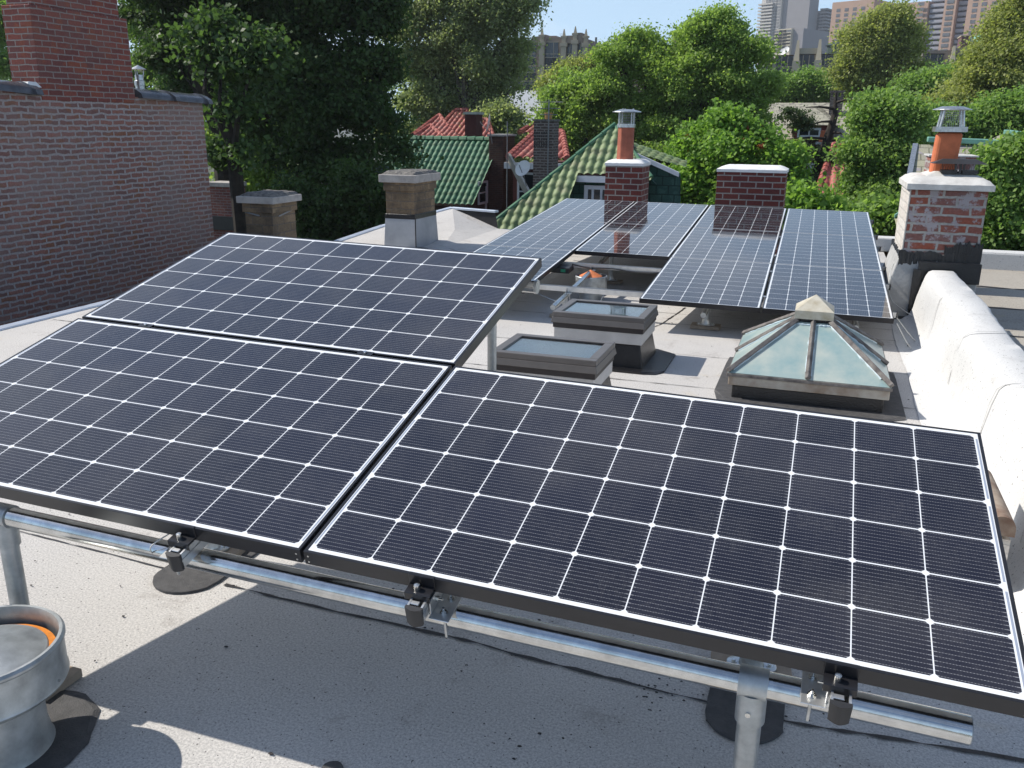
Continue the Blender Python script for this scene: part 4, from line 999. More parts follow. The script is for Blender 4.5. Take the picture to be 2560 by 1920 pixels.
# dormer: the slope breaks off over a small white window wall
e0 = ap + Vector((db0[0], 0, 0)) + dn * db0[1]
ze_, ye_ = e0.z, e0.y + .12
xr_ = aty(1390, 372, ye_).x
MB().box(e0.x - .35, xr_, ye_, ye_ + .1, ze_ - 2.2, ze_ - .06).build("dormer_wall", 'scallop', h2)
MB().box(e0.x - .02, xr_ - .05, ye_ - .17, ye_ + .05, ze_ - .12, ze_ - .01).build("dormer_fascia", 'white_paint', h2)
a_, b_ = aty(1264, 388, ye_), aty(1308, 388, ye_)
window(h2, a_.x, b_.x + .1, ze_ - 1.2, ze_ - .18, ye_ - .003, "dormer_window", mull=3)
# the right side slope, its shade put in as dark green, and the wing with its white rake
pRw = ap + Vector((pR[0], 0, 0)) + dn * pR[1]
k_ = MB(); capline(k_, ap + Vector((0, 0, .03)), pRw + Vector((0, 0, .03)), .045); k_.build("hip_cap", 'tile_green', h2)
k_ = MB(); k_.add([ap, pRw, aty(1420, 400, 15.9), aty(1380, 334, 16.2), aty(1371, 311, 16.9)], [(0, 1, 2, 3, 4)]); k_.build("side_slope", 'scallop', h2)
wTL, wTR, wBL, wBR = aty(1366, 309, 16.6), aty(1484, 350, 16.6), aty(1374, 334, 16.0), aty(1480, 368, 16.2)
wax = (wTR - wTL).normalized(); wdn = (wBL - wTL); wdn = (wdn - wax * wdn.dot(wax)).normalized()
tile_roof("wing_roof", wTL, wax, wdn, [(0, 0), ((wTR - wTL).length, 0), ((wBR - wTL).dot(wax), (wBR - wTL).dot(wdn)), ((wBL - wTL).dot(wax), (wBL - wTL).dot(wdn))], 'tile_olive', h2, per=.14, row=.15, amp=.016)
s_ = MB(); bar(s_, aty(1376, 341, 15.95), aty(1466, 382, 15.95), .06, .08); s_.build("wing_fascia", 'white_paint', h2)
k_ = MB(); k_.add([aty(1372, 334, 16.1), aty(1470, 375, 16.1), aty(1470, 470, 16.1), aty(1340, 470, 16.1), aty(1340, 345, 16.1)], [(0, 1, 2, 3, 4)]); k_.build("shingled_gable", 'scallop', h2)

# bright green tiled house further left
h1 = thing("green_gabled_house", "house with bright green tiled gable roof and brick end chimney, left of the mossy roof", "house", loc=(0, 0, 0))
r1 = aty(1083, 306, 31.0); r0_ = aty(850, 297, 31.0); ev = atx(1022, 447, r1.x); dn1 = (ev - r1).normalized(); L1 = (ev - r1).length
tile_roof("roof", (r0_.x, r1.y, r1.z), (1, 0, 0), dn1, [(0, 0), (r1.x - r0_.x, 0), (r1.x - r0_.x, L1), (0, L1)], 'tile_green', h1, per=.215, row=.33, amp=.07)
k_ = MB(); capline(k_, (r0_.x, r1.y, r1.z + .06), (r1.x, r1.y, r1.z + .06), .12); k_.build("ridge_cap", 'tile_green', h1)
yb_ = 2 * r1.y - ev.y
MB().quad((r1.x - .15, ev.y + .1, ev.z), (r1.x - .15, r1.y, r1.z - .15), (r1.x - .15, yb_, ev.z), (r1.x - .15, yb_, GZ), (r1.x - .15, ev.y + .1, GZ)).quad((r0_.x, ev.y + .12, ev.z), (r1.x - .15, ev.y + .12, ev.z), (r1.x - .15, ev.y + .12, GZ), (r0_.x, ev.y + .12, GZ)).build("wall", 'brick_house', h1)
MB().quad((r0_.x, r1.y, r1.z), (r0_.x, yb_, ev.z), (r1.x, yb_, ev.z), (r1.x, r1.y, r1.z)).build("rear_slope", 'tile_green', h1)
xg = r1.x - .14; cy0, cy1 = atx(1052, 400, xg).y, atx(1052, 400, xg).y + 1.5
cyl = atx(1058, 420, xg)
MB().box(xg, xg + .55, cyl.y - .1, cyl.y + 1.15, GZ, atx(1062, 294, xg).z).build("chimney", 'brick_house', h1, bevel=.01, seg=1)
MB().box(xg - .05, xg + .60, cyl.y - .15, cyl.y + 1.2, atx(1062, 294, xg).z, atx(1062, 294, xg).z + .07).build("chimney_cap", 'stucco_grey', h1)
MB().box(xg - .02, xg + .04, atx(1049, 400, xg).y - .04, atx(1049, 400, xg).y + .04, -6, ev.z + .6).build("drain_pipe", 'white_paint', h1)
wa, wb = atx(1035, 392, xg), atx(1044, 440, xg)
window(h1, wa.y - .15, wb.y + .35, wb.z, wa.z, xg, "gable_window", axis='x')
f_ = MB(); f_.box(xg + .0, xg + .03, r1.y - .5, r1.y + .4, r1.z - .55, r1.z - .05); f_.build("copper_flashing", 'copper', h1)

# red tiled houses behind
h3 = thing("red_hip_roof_house", "house with red tiled hip roofs and dark red chimney behind the bright green roof", "house", loc=(0, 0, 0))
def hip_piece(par, top, left, right, y, dy, mtl='tile_red', nm="roof"):
    # triangular or trapezoid front slope between photo points, apex/ridge further back
    t = [aty(px, py, y + dy) for px, py in top]; l, r_ = aty(left[0], left[1], y), aty(right[0], right[1], y)
    o = t[0]; dnv = Vector((0, -dy, l.z - o.z)).normalized()
    pl = [((p - o).x, (p - o).dot(dnv)) for p in t] + [((r_ - o).x, (Vector((r_.x, y, l.z)) - o).dot(dnv)), ((l - o).x, (l - o).dot(dnv))]
    tile_roof(nm, o, (1, 0, 0), dnv, pl, mtl, par, per=.26, row=.36, amp=.09)
    k = MB(); capline(k, t[0] + Vector((0, 0, .08)), l + Vector((0, 0, .08)), .11); capline(k, t[-1] + Vector((0, 0, .08)), r_ + Vector((0, 0, .08)), .11)
    if len(t) > 1: capline(k, t[0] + Vector((0, 0, .08)), t[1] + Vector((0, 0, .08)), .11)
    k.build("ridge_cap", mtl, par)
hip_piece(h3, [(985, 241), (1010, 241)], (905, 322), (1050, 322), 39.0, 3.6)
hip_piece(h3, [(949, 252)], (880, 304), (1000, 322), 37.6, 2.6)
hip_piece(h3, [(930, 274)], (880, 306), (975, 316), 36.4, 1.8)
hip_piece(h3, [(1030, 262), (1053, 262)], (1010, 315), (1072, 318), 37.8, 2.4)
a_, b_ = aty(1004, 247, 36.5), aty(1028, 247, 36.5)
MB().box(a_.x, b_.x, 36.5, 37.3, -3, a_.z).build("chimney", plain("dark_red_render", (.09, .02, .02), .9), h3)
MB().box(a_.x - .05, b_.x + .05, 36.45, 37.35, a_.z, a_.z + .1).build("chimney_cap", 'stucco_grey', h3)
MB().box(aty(895, 310, 40).x, aty(1075, 310, 40).x, 39.5, 46, GZ, -1.0).build("wall", 'brick_house', h3)
h4 = thing("red_tiled_house", "red tiled house with white eaves board between the two brick chimneys", "house", loc=(0, 0, 0))
hip_piece(h4, [(1160, 286), (1215, 290)], (1098, 344), (1225, 348), 28.0, 3.2)
hip_piece(h4, [(1152, 272), (1200, 280)], (1122, 290), (1205, 296), 33.5, 1.2)
a_, b_ = aty(1098, 349, 28.1), aty(1330, 352, 28.1)
MB().box(a_.x - .1, b_.x, 27.95, 28.1, a_.z - .22, a_.z - .02).build("eaves_board", 'white_paint', h4)
MB().box(a_.x + .1, b_.x, 28.3, 34, GZ, a_.z - .1).build("wall", plain("red_brown_wall", (.10, .03, .028), .9), h4)
k_ = MB(); bar(k_, aty(1100, 352, 26.6), aty(1150, 448, 24.6), .07, .30); k_.build("rake_board", 'beige_wood', h4)
a_ = aty(1255, 352, 28.2)
window(h4, a_.x - 2.2, a_.x - .9, a_.z - 1.6, a_.z - .35, 28.28, "window")
# grey roofed house
h5 = thing("grey_roofed_house", "pale grey roofed house with cream gable far behind the red roofs", "house", loc=(0, 0, 0))
y5 = 52.0
p = [aty(1010, 192, y5 + 3), aty(1183, 196, y5 + 3), aty(1160, 264, y5), aty(1150, 300, y5 - 1.5), aty(1010, 300, y5 - 1.5)]
MB().slab(list(reversed(p)), .12).build("roof", 'grey_roof', h5)
MB().quad(aty(1184, 197, y5 + 3), aty(1164, 262, y5), aty(1164, 330, y5), aty(1230, 330, y5 + 5), aty(1196, 240, y5 + 5)).build("gable_wall", 'cream', h5)
k_ = MB(); bar(k_, aty(1183, 196, y5 + 2.9), aty(1160, 266, y5 - .1), .1, .25); bar(k_, aty(1183, 196, y5 + 2.9), aty(1196, 236, y5 + 5), .1, .2); k_.build("rake_board", 'white_paint', h5)

# free standing looking brick chimney with pot
c5 = thing("brick_chimney_stack", "tall dark glazed brick chimney with clay flower pot on top", "chimney", loc=(0, 0, 0))
YC = 21.8; a_, b_ = aty(1152, 330, YC), aty(1194, 330, YC); zt_ = aty(1170, 262, YC).z
MB().box(a_.x, b_.x, YC, YC + .5, GZ, zt_ - .001).build("stack", 'brick_grey', c5, bevel=.005, seg=1)
MB().box(a_.x - .02, b_.x + .02, YC - .02, YC + .52, zt_, zt_ + .05).build("cap_slab", 'stone_top', c5)
q = MB(); cx_ = (a_.x + b_.x) / 2
for dz in (.30, .38, .46, .54, .62):
    for i in range(7): q.box(a_.x + .02 + .062 * i, a_.x + .05 + .062 * i, YC - .012, YC - .0005, zt_ - dz, zt_ - dz + .045)
q.build("corbel_bricks", 'rubber', c5)
pt_ = thing("clay_pot", "clay flower pot with green weed on the tall dark chimney", "pot", loc=(cx_ + .05, YC + .25, zt_ + .05))
q = MB(); q.lathe(0, 0, [(.0001, .001), (.085, .001), (.10, .13), (.108, .13), (.108, .16), (.0001, .15)], 20); q.build("pot", 'yellow_plant', pt_, smooth=True)

# satellite dishes, aerials
def dish(x, label, loc, face, r_=.30, grp=None):
    t = thing("satellite_dish", label, "satellite dish", loc=loc, group=grp)
    q = MB(); q.lathe(0, 0, [(.0001, 0), (r_ * .5, r_ * .05), (r_ * .85, r_ * .15), (r_, r_ * .22), (r_, r_ * .24), (r_ * .5, r_ * .08), (.0001, r_ * .03)], 24)
    o = q.build("reflector", 'dish', t, smooth=True); o.rotation_euler = Vector(face).to_track_quat('Z', 'Y').to_euler()
    MB().tube([(0, 0, 0), (0, .05, -r_ * .8), (.05, .1, -r_ * 2.0)], r_ * .06, 6).build("mast", 'antenna', t)
    f = Vector(face).normalized(); MB().tube([Vector((0, 0, -r_ * .8)), f * r_ * .9 + Vector((0, 0, -r_ * .2)), f * r_ * 1.05], r_ * .05, 6).build("feed_arm", 'antenna', t)
    return t
dish(0, "oval white satellite dish standing over the bright green roof, seen edge on", aty(1058, 268, 29.5), (-1.0, -.35, .25), .33)
dish(0, "tilted white satellite dish before the beige board, beside the tall dark chimney", aty(1131, 365, 22.0), (-.25, -1.0, .55), .22)
def mast(x, y, Y, h, label, arms=0):
    p = aty(x, y, Y); q = MB(); q.tube([(0, 0, -h), (0, 0, 0)], .018, 5)
    for i in range(arms): q.tube([(-.35 + .06 * i, 0, -.06 - .15 * i), (.35 - .06 * i, 0, -.06 - .15 * i)], .010, 4)
    o = q.build("aerial_mast", 'antenna'); o.location = p; return tag(o, label, "aerial")
mast(1096, 262, 27.2, 3.2, "thin bare mast rising behind the brick end chimney"); mast(1186, 215, 21.6, 3.5, "thin aerial with small cross bars by the tall dark chimney", 3)

# pale slate roofed house, right of centre
h6 = thing("patchy_slate_house", "house with patchy cream slate roof, dark red dormer and terracotta chimney pot", "house", loc=(0, 0, 0))
Y6 = 38.0
rp_ = [aty(1662, 222, Y6 + 4), aty(1835, 222, Y6 + 4), aty(1842, 300, Y6), aty(1640, 300, Y6)]
MB().quad(rp_[3], rp_[2], rp_[1], rp_[0]).build("roof", 'old_slate', h6)
MB().quad(aty(1640, 302, Y6 + .3), aty(1842, 302, Y6 + .3), aty(1842, 460, Y6 + .3), aty(1640, 460, Y6 + .3)).build("wall", 'brick_house', h6)
a_, b_, c_ = aty(1713, 270, Y6 - 1.2), aty(1800, 270, Y6 - 1.2), aty(1713, 297, Y6 - 1.2)
MB().box(a_.x, b_.x, Y6 - 1.2, Y6 + 2.0, c_.z, a_.z).build("dormer", 'red_paint', h6)
MB().frust((a_.x - .25, b_.x + .25, Y6 - 1.5, Y6 + 2.2), (a_.x + .9, b_.x - .9, Y6 - .2, Y6 + 2.2), a_.z + .002, a_.z + .75).build("dormer_roof", 'old_slate', h6)
w0_, w1_ = aty(1724, 273, Y6 - 1.2), aty(1772, 297, Y6 - 1.2)
window(h6, w0_.x, w1_.x, w1_.z, w0_.z - .05, Y6 - 1.203, "dormer_window", mull=2, rail_=False, fw=.08, depth=.08)
a_, b_ = aty(1745, 350, Y6 - .2), aty(1764, 376, Y6 - .2)
window(h6, a_.x, b_.x, b_.z, a_.z, Y6 + .29, "lower_window", mull=1, fw=.13, depth=.08)
a_, b_ = aty(1768, 312, 34), aty(1790, 312, 34)
tc_ = MB().box(a_.x, b_.x, 34, 34.6, GZ, a_.z).build("chimney", 'brick_house', h6)
MB().box(a_.x - .1, b_.x + .15, 33.9, 34.7, a_.z, a_.z + .08).build("chimney_cap", 'stucco_grey', tc_)
pc_ = aty(1780, 306, 34.2); q = MB(); q.lathe(pc_.x, 34.25, [(.19, a_.z + .08), (.15, a_.z + .42), (.165, a_.z + .47), (.1, a_.z + .48)], 14); q.build("chimney_pot", 'terracotta', tc_, smooth=True)
a_, b_ = aty(1795, 197, Y6 + 2.4), aty(1818, 246, Y6 + 2.4)
q = MB(); q.box(a_.x, b_.x, Y6 + 2.4, Y6 + 3.0, b_.z - 1, a_.z - .22)
for i in range(3): w_3 = (b_.x - a_.x) * .2; x_3 = a_.x + (b_.x - a_.x - w_3) * i / 2; q.box(x_3, x_3 + w_3, Y6 + 2.4, Y6 + 3.0, a_.z - .219, a_.z - .05)
q.box(a_.x - .04, b_.x + .04, Y6 + 2.36, Y6 + 3.04, a_.z - .049, a_.z + .03)
q.build("slotted_chimney", 'brick_grey', h6)
h7 = thing("low_red_roof_house", "low house with red tiled roof glimpsed behind the dead trunk", "house", loc=(0, 0, 0))
MB().quad(aty(1770, 425, 27), aty(1900, 425, 27), aty(1900, 325, 31), aty(1798, 325, 31)).build("roof", 'tile_red_flat', h7) if 0 else None
hip_piece(h7, [(1800, 318), (1850, 322)], (1762, 428), (1850, 428), 27.0, 4.0)

# slate roof with copper ridges, right
h8 = thing("copper_ridged_house", "slate roofed house with green copper ridge behind the painted chimney", "house", loc=(0, 0, 0))
Y8 = 17.0
MB().quad(aty(1960, 470, Y8 - .8), aty(2250, 470, Y8 - .8), aty(2250, 316, Y8 + 1.6), aty(1978, 312, Y8 + 1.6)).build("roof", 'slate', h8)
k_ = MB(); bar(k_, aty(2002, 307, Y8 + 1.6), aty(2250, 318, Y8 + 1.6), .16, .10); k_.build("copper_ridge", 'copper', h8, bevel=.02)
k_ = MB(); bar(k_, aty(1958, 412, Y8 - .05), aty(1977, 314, Y8 + 1.6), .09, .04); k_.build("copper_verge", 'galv', h8)
for (x, y, w) in ((1960, 448, 1.0), (1946, 478, 1.2)):
    p0_ = aty(x - 14, y - 8, Y8 - 1.6); p1_ = aty(x + 10, y - 22, Y8 - 1.6)
    MB().quad(p0_, aty(x - 4, y + 36, Y8 - 2.2), aty(x + 30, y + 30, Y8 - 2.2), p1_ + Vector((.2, 0, 0))).build("dormer_roof", 'slate', h8)
    k_ = MB(); bar(k_, p0_, p1_, .09, .05); k_.build("copper_ridge", 'copper', h8)
MB().box(aty(1975, 400, Y8).x, 8.5, Y8 + .2, Y8 + 5, GZ, aty(1975, 480, Y8).z).build("wall", 'brick_house', h8)
h9 = thing("copper_hipped_house", "slate roof with broad copper ridge at the far right edge", "house", loc=(0, 0, 0))
MB().quad(aty(2095, 325, 21), aty(2280, 335, 21), aty(2280, 300, 22.5), aty(2172, 286, 22.5), aty(2120, 310, 21.5)).build("roof", 'slate', h9)
k_ = MB(); bar(k_, aty(2172, 290, 22.4), aty(2280, 306, 22.0), .40, .10); k_.build("copper_ridge", 'copper', h9, bevel=.02)
MB().box(aty(2110, 330, 23).x, aty(2290, 330, 23).x, 22.6, 26, GZ, aty(2200, 318, 22.6).z - .3).build("wall", 'brick_house', h9)

# dark brick house under the big tree, pillar by the wall
h10 = thing("shaded_brick_house", "shaded dark brick house with one white sill window under the dark tree", "house", loc=(0, 0, 0))
Y10 = 24.0
a_, b_, c_ = aty(640, 375, Y10), aty(775, 375, Y10), aty(640, 368, Y10)
MB().box(a_.x, b_.x, Y10, Y10 + 2.2, GZ, a_.z).build("wall", 'brick_house', h10)
MB().frust((a_.x - .1, b_.x + .1, Y10 - .25, Y10 + 2.4), (a_.x + .5, b_.x - .5, Y10 + 1.0, Y10 + 1.2), a_.z + .001, a_.z + .55).build("roof", 'dark_roof', h10)
a_, b_ = aty(671, 380, Y10), aty(699, 417, Y10)
w_ = window(h10, a_.x, b_.x, b_.z, a_.z, Y10 - .002, "window", fw=.05)
MB().box(a_.x - .06, b_.x + .06, Y10 - .10, Y10 - .001, b_.z - .10, b_.z).build("window_sill", 'concrete_cap', h10)
MB().box(a_.x - .05, b_.x + .05, Y10 - .03, Y10 - .001, a_.z + .001, a_.z + .12).build("window_lintel", 'concrete_cap', h10)
h11 = thing("red_brick_house", "sliver of a red brick house between the wall corner and the tree trunk", "house", loc=(0, 0, 0))
a_, b_ = aty(445, 402, 19), aty(498, 402, 19)
MB().box(a_.x, b_.x, 19, 19.6, GZ, a_.z).build("wall", 'brick_stack', h11)
MB().box(a_.x - .04, b_.x + .03, 18.96, 19.64, a_.z, a_.z + .1).build("coping", 'concrete_cap', h11)
MB().box(a_.x, b_.x + .03, 18.95, 18.999, a_.z - 1.1, a_.z - .75).build("string_course", 'rubber', h11)
a_, b_ = aty(505, 470, 18.9), aty(524, 505, 18.9)

# ---- far buildings
def haze_mat(name, c, rough=.9, var=.06, scale=.3): return plain(name, c, rough, 0, var, scale)
M['apt_brown'] = haze_mat("brown_brick_far", (.27, .215, .175)); M['apt_red'] = haze_mat("dark_red_brick_far", (.13, .065, .065))
M['apt_trim'] = haze_mat("cast_stone_trim", (.42, .36, .27)); M['apt_olive'] = haze_mat("grey_olive_brick", (.38, .355, .28)); M['apt_tan'] = haze_mat("tan_brick_far", (.52, .45, .32))
M['orange_brick'] = haze_mat("orange_brick_far", (.47, .31, .23), var=.04); M['orange_shade'] = haze_mat("shaded_orange_brick_far", (.27, .19, .165), var=.04)  # brown copy of the orange brick, with shade put into its colour
M['tower_grey_shade'] = haze_mat("grey_shaded_tower_concrete", (.25, .24, .25), var=.03); M['tower_light'] = haze_mat("light_tower_concrete", (.50, .475, .44), var=.03); M['tower_sand'] = haze_mat("sand_tower_concrete", (.56, .50, .37), var=.03)  # grey concrete lowered in tone to carry the shade of tower walls
M['far_glass'] = plain("far_window_glass", (.05, .07, .09), .12, 0, .2, .5, bs=0); M['far_glass2'] = plain("far_window_dull", (.17, .17, .18), .3, 0, .2, .5, bs=0)
M['balcony'] = haze_mat("balcony_concrete", (.34, .34, .38)); M['tank_wood'] = haze_mat("dark_green_tank", (.035, .06, .05))
def win_set(par, pts, y, w, h, mname='far_glass', nm="window", limit=100, frame_=None):
    # one recessed looking window per place; copies share the mesh
    me = None; extra = MB()
    for i, (x, z) in enumerate(pts):
        if i < limit:
            if me is None:
                q = MB(); q.box(-w / 2, w / 2, -.06, .05, -h / 2, h / 2); o = q.build(nm, mname, par); me = o.data
                if frame_ == 'none': o.location = (x, y, z); fme = None; continue
                fr = MB(); t_ = min(w, h) * .08
                fr.box(-w / 2 - t_, w / 2 + t_, -.14, -.061, -h / 2 - t_ * 1.6, -h / 2); fr.box(-w / 2 - t_, w / 2 + t_, -.12, -.061, h / 2, h / 2 + t_); fr.box(-t_ * .4, t_ * .4, -.10, -.061, -h / 2, h / 2); fr.box(-w / 2, w / 2, -.10, -.0612, -t_ * .4, t_ * .4)
                fo = fr.build("window_trim", frame_ or 'apt_trim', o); fme = fo.data
            else:
                o = bpy.data.objects.new(nm, me); C.objects.link(o); o.parent = par
                if fme: fo = bpy.data.objects.new("window_trim", fme); C.objects.link(fo); fo.parent = o
            o.location = (x, y, z)
        else: extra.box(x - w / 2, x + w / 2, y - .06, y + .05, z - h / 2, z + h / 2)
    if extra.v: tag(extra.build(nm + "_rows", mname, par), kind="stuff")
def px_x(px, Y, py=100): return aty(px, py, Y).x
def px_z(py, Y, px=1500): return aty(px, py, Y).z

# brown apartment house with finials
YA = 120.0
b1 = thing("brown_apartment_house", "brown brick apartment house with tall stone finials on the skyline, left of centre", "building", loc=(0, 0, 0))
def zz(py, px=1200, Y=YA): return aty(px, py, Y).z
xa, xb, xc = px_x(1110, YA), px_x(1160, YA), px_x(1262, YA)
MB().box(xa, xb, YA, YA + 18, GZ, zz(93, 1130)).build("low_wing", 'apt_brown', b1)
MB().box(xb + .002, xc, YA - .3, YA + 18, GZ, zz(83, 1200)).build("main_wall", 'apt_brown', b1)
for a, b, t in ((1138, 1160, 88), (1152, 1176, 80), (1166, 1182, 76), (1225, 1262, 78), (1240, 1258, 72)):
    MB().box(px_x(a, YA), px_x(b, YA), YA - .35 - a * .0003, YA + 1, zz(95, a), zz(t, a)).build("stepped_parapet", 'apt_brown', b1)
MB().box(px_x(1190, YA + 6), px_x(1205, YA + 6), YA + 5, YA + 8, zz(90), zz(69)).build("roof_bulkhead", 'apt_brown', b1)
for x, t in ((1174, 62), (1221, 64), (1245, 58), (1268, 64)):
    X = px_x(x, YA); zt_ = zz(t, x); q = MB(); q.box(X - .35, X + .35, YA - .9, YA - .36, GZ, zt_ - 2.2); q.box(X - .5, X + .5, YA - 1.0, YA - .36, zt_ - 2.19, zt_ - 1.7); q.box(X - .28, X + .28, YA - .85, YA - .5, zt_ - 1.69, zt_ - 1.1); q.box(X - .42, X + .42, YA - .9, YA - .45, zt_ - 1.09, zt_ - .85); q.frust((X - .2, X + .2, YA - .8, YA - .55), (X - .06, X + .06, YA - .7, YA - .66), zt_ - .84, zt_)
    q.build("stone_pier", 'apt_trim', b1)
win_set(b1, [(px_x(x, YA), zz(r_, x)) for r_ in (117, 150, 182) for x in (1119, 1135, 1150, 1178, 1198)] + [(px_x(x, YA), zz(117, x)) for x in (1233, 1256)], YA - .31, 1.25, 2.9, 'far_glass')
b2 = thing("dark_red_apartment_house", "low dark red apartment block right of the finials, roofline cluttered with vents", "building", loc=(0, 0, 0))
MB().box(px_x(1268, YA) + .4, px_x(1590, YA), YA + 1, YA + 18, GZ, zz(102, 1300)).build("wall", 'apt_red', b2)
MB().box(px_x(1290, YA) + .4, px_x(1400, YA), YA + .7, YA + .98, zz(100), zz(98)).build("cornice", 'apt_trim', b2)
for x, h in ((1275, 1.4), (1283, .9), (1320, 1.5), (1326, .7), (1365, 1.6)):
    MB().tube([(px_x(x, YA), YA + 3, zz(102)), (px_x(x, YA), YA + 3, zz(102) + h)], .16, 6).build("vent_pipe", 'antenna', b2)
MB().box(px_x(1434, YA), px_x(1446, YA), YA + 6, YA + 8, zz(110), zz(68, 1440)).build("roof_chimney", 'apt_brown', b2)
mast(1173, 44, YA + 4, 4, "tall thin aerial on the brown apartment house") ; 
for x, y in ((1331, 82), (1212, 72)): mast(x, y, YA + 3, 2.8, "branched television aerial on the %s roof" % ("dark red" if x > 1300 else "brown apartment"), 2)

# row of grey-brown apartment houses with piers, right
YR = 150.0
b3 = thing("pier_fronted_apartment_row", "grey brown apartment row with pointed stone piers and blue windows, right of centre", "building", loc=(0, 0, 0))
def rx(px): return px_x(px, YR)
def rz(py, px=1800): return aty(px, py, YR).z
for i, (a, b, t, mt) in enumerate(((1640, 1672, 122, 'apt_red'), (1672.1, 1722, 127, 'apt_olive'), (1722.1, 1775, 105, 'apt_olive'), (1775.1, 1865, 116, 'apt_olive'), (1865.1, 1985, 124, 'apt_olive'), (1985.1, 2062, 110, 'apt_brown'), (2062.1, 2120, 104, 'apt_brown'), (2120.1, 2300, 118, 'apt_brown'))):
    MB().box(rx(a), rx(b), YR - (i % 3) * .3, YR + 16, GZ, rz(t, a)).build("front_wall", mt, b3)
for x, t in ((1724, 88), (1771, 86), (1928, 96), (1990, 104), (2060, 100)):
    X = rx(x); q = MB(); zt_ = rz(t, x); q.box(X - .55, X + .55, YR - 1.7, YR - .61, rz(155, x), zt_ - 3); q.frust((X - .42, X + .42, YR - 1.6, YR - .7), (X - .16, X + .16, YR - 1.0, YR - .8), zt_ - 2.99, zt_)
    q.build("stone_pier", 'apt_tan', b3)
win_set(b3, [(rx(x), rz(y, x)) for x, y in ((1655, 142), (1692, 145), (1705, 145), (1738, 143), (1751, 143), (1786, 143), (1808, 143), (1832, 143), (1880, 146), (1905, 146), (1952, 147), (2012, 143), (2028, 143), (2078, 146), (2088, 146), (2140, 146), (2165, 146)) for k in (0, 1)] , YR - .66, 1.5, 3.2, 'far_glass')
MB().box(rx(2080), rx(2097), YR + 3, YR + 7, rz(125), rz(74, 2088)).build("bulkhead", 'apt_red', b3)
MB().box(rx(2078), rx(2099), YR + 2.8, YR + 7.2, rz(74, 2088) + .002, rz(72, 2088)).build("bulkhead_roof", 'apt_tan', b3)
wt = thing("water_tank", "dark green rooftop water tank with conical roof", "water tank", loc=aty(2109, 139, YR + 5))
q = MB(); q.lathe(0, 0, [(1.9, -.5), (2.0, .2), (1.95, 3.0)], 16); q.build("tank_drum", 'tank_wood', wt)
q = MB(); q.lathe(0, 0, [(2.1, 3.0), (.0001, 4.6)], 16); q.build("tank_roof", 'copper', wt)
wt2 = thing("water_tank", "dark rooftop tank half hidden by the tall tree, left one of the two tanks", "water tank", loc=aty(1805, 128, YR + 5))
q = MB(); q.lathe(0, 0, [(1.5, -.5), (1.5, 2.0)], 12); q.build("tank_drum", 'tank_wood', wt2)
q = MB(); q.lathe(0, 0, [(1.8, 2.0), (.0001, 3.0)], 12); q.build("tank_roof", 'tank_wood', wt2)
for i, (x, y, lb) in enumerate(((1692, 112, "white dish on the apartment row, under the sand coloured tower"), (1699, 108, "small white dish tilted left, on the apartment row parapet"), (1971, 112, "white dish on the roof beside the third pier"), (2131, 90, "white dish right of the water tank"))):
    dish(0, lb, aty(x, y, YR - 1), (-.5, -1, .4), .5, "dishes on the apartment row")

# towers far behind
YT = 600.0
def tx(px): return px_x(px, YT, 50)
def tz(py, px=1700): return aty(px, py, YT).z
t1 = thing("grey_tower", "tall grey residential tower with stacked balconies, cut by the top edge", "tower", loc=(0, 0, 0))
MB().box(tx(1640), tx(1684), YT, YT + 12, GZ, tz(-60)).build("balcony_wing", 'tower_light', t1)
MB().box(tx(1684) + .01, tx(1742), YT + 2, YT + 12, GZ, tz(-60)).build("blank_wing", 'tower_grey_shade', t1)  # shade on the blank wing comes from the darker concrete colour
fl = (tz(0) - tz(100)) / 14.2
me_b = None
nb_ = []
for k in range(16): nb_ += [(tx(1640) - 1.2, tz(112) + fl * k), ]
q = MB()
for x, z in nb_: q.box(x, x + 9, YT - 1.8, YT + 14, z, z + .9)
tag(q.build("balcony_rows", 'tower_light', t1), kind="stuff")
win_set(t1, [(tx(x), tz(110) + fl * k + 1.3) for k in range(16) for x in (1654, 1662, 1670, 1678)], YT - .02, 2.6, 1.9, 'far_glass2', limit=100, frame_='tower_light')
t2 = thing("grey_side_tower", "lower grey tower with zigzag balconies beside the tall one", "tower", loc=(0, 0, 0))
MB().box(tx(1742) + .01, tx(1771), YT + 6, YT + 16, GZ, tz(22, 1755)).build("wall", 'tower_grey_shade', t2)
q = MB()
for k in range(13): z = tz(108) + fl * k; q.box(tx(1771) - 2, tx(1771) + 2.2, YT + 4, YT + 20, z, z + 1.0)
q.build("balcony_rows", 'tower_grey_shade', t2)
win_set(t2, [(tx(x), tz(108) + fl * k + 1.6) for k in range(11) for x in (1757, 1764)], YT + 5.9, 2.2, 1.6, 'far_glass', frame_='tower_grey_shade')
t3 = thing("sand_tower", "small sand coloured block in front of the grey towers", "tower", loc=(0, 0, 0))
MB().box(tx(1692), tx(1722), YT - 60, YT - 30, GZ, aty(1705, 62, YT - 60).z).build("wall", 'tower_sand', t3)
MB().box(px_x(1722, YT - 60, 50) + 12 if 0 else tx(1722) + .01, tx(1742), YT - 58, YT - 30, GZ, aty(1705, 63, YT - 60).z).build("shaded_wall", 'tower_grey_shade', t3)  # shaded side of the sand block, painted as grey
win_set(t3, [(tx(x), aty(1705, 70 + 7 * k, YT - 60).z) for k in range(6) for x in (1697, 1705, 1713)], YT - 60.02, 4.5, 2.6, 'far_glass2', frame_='tower_sand')

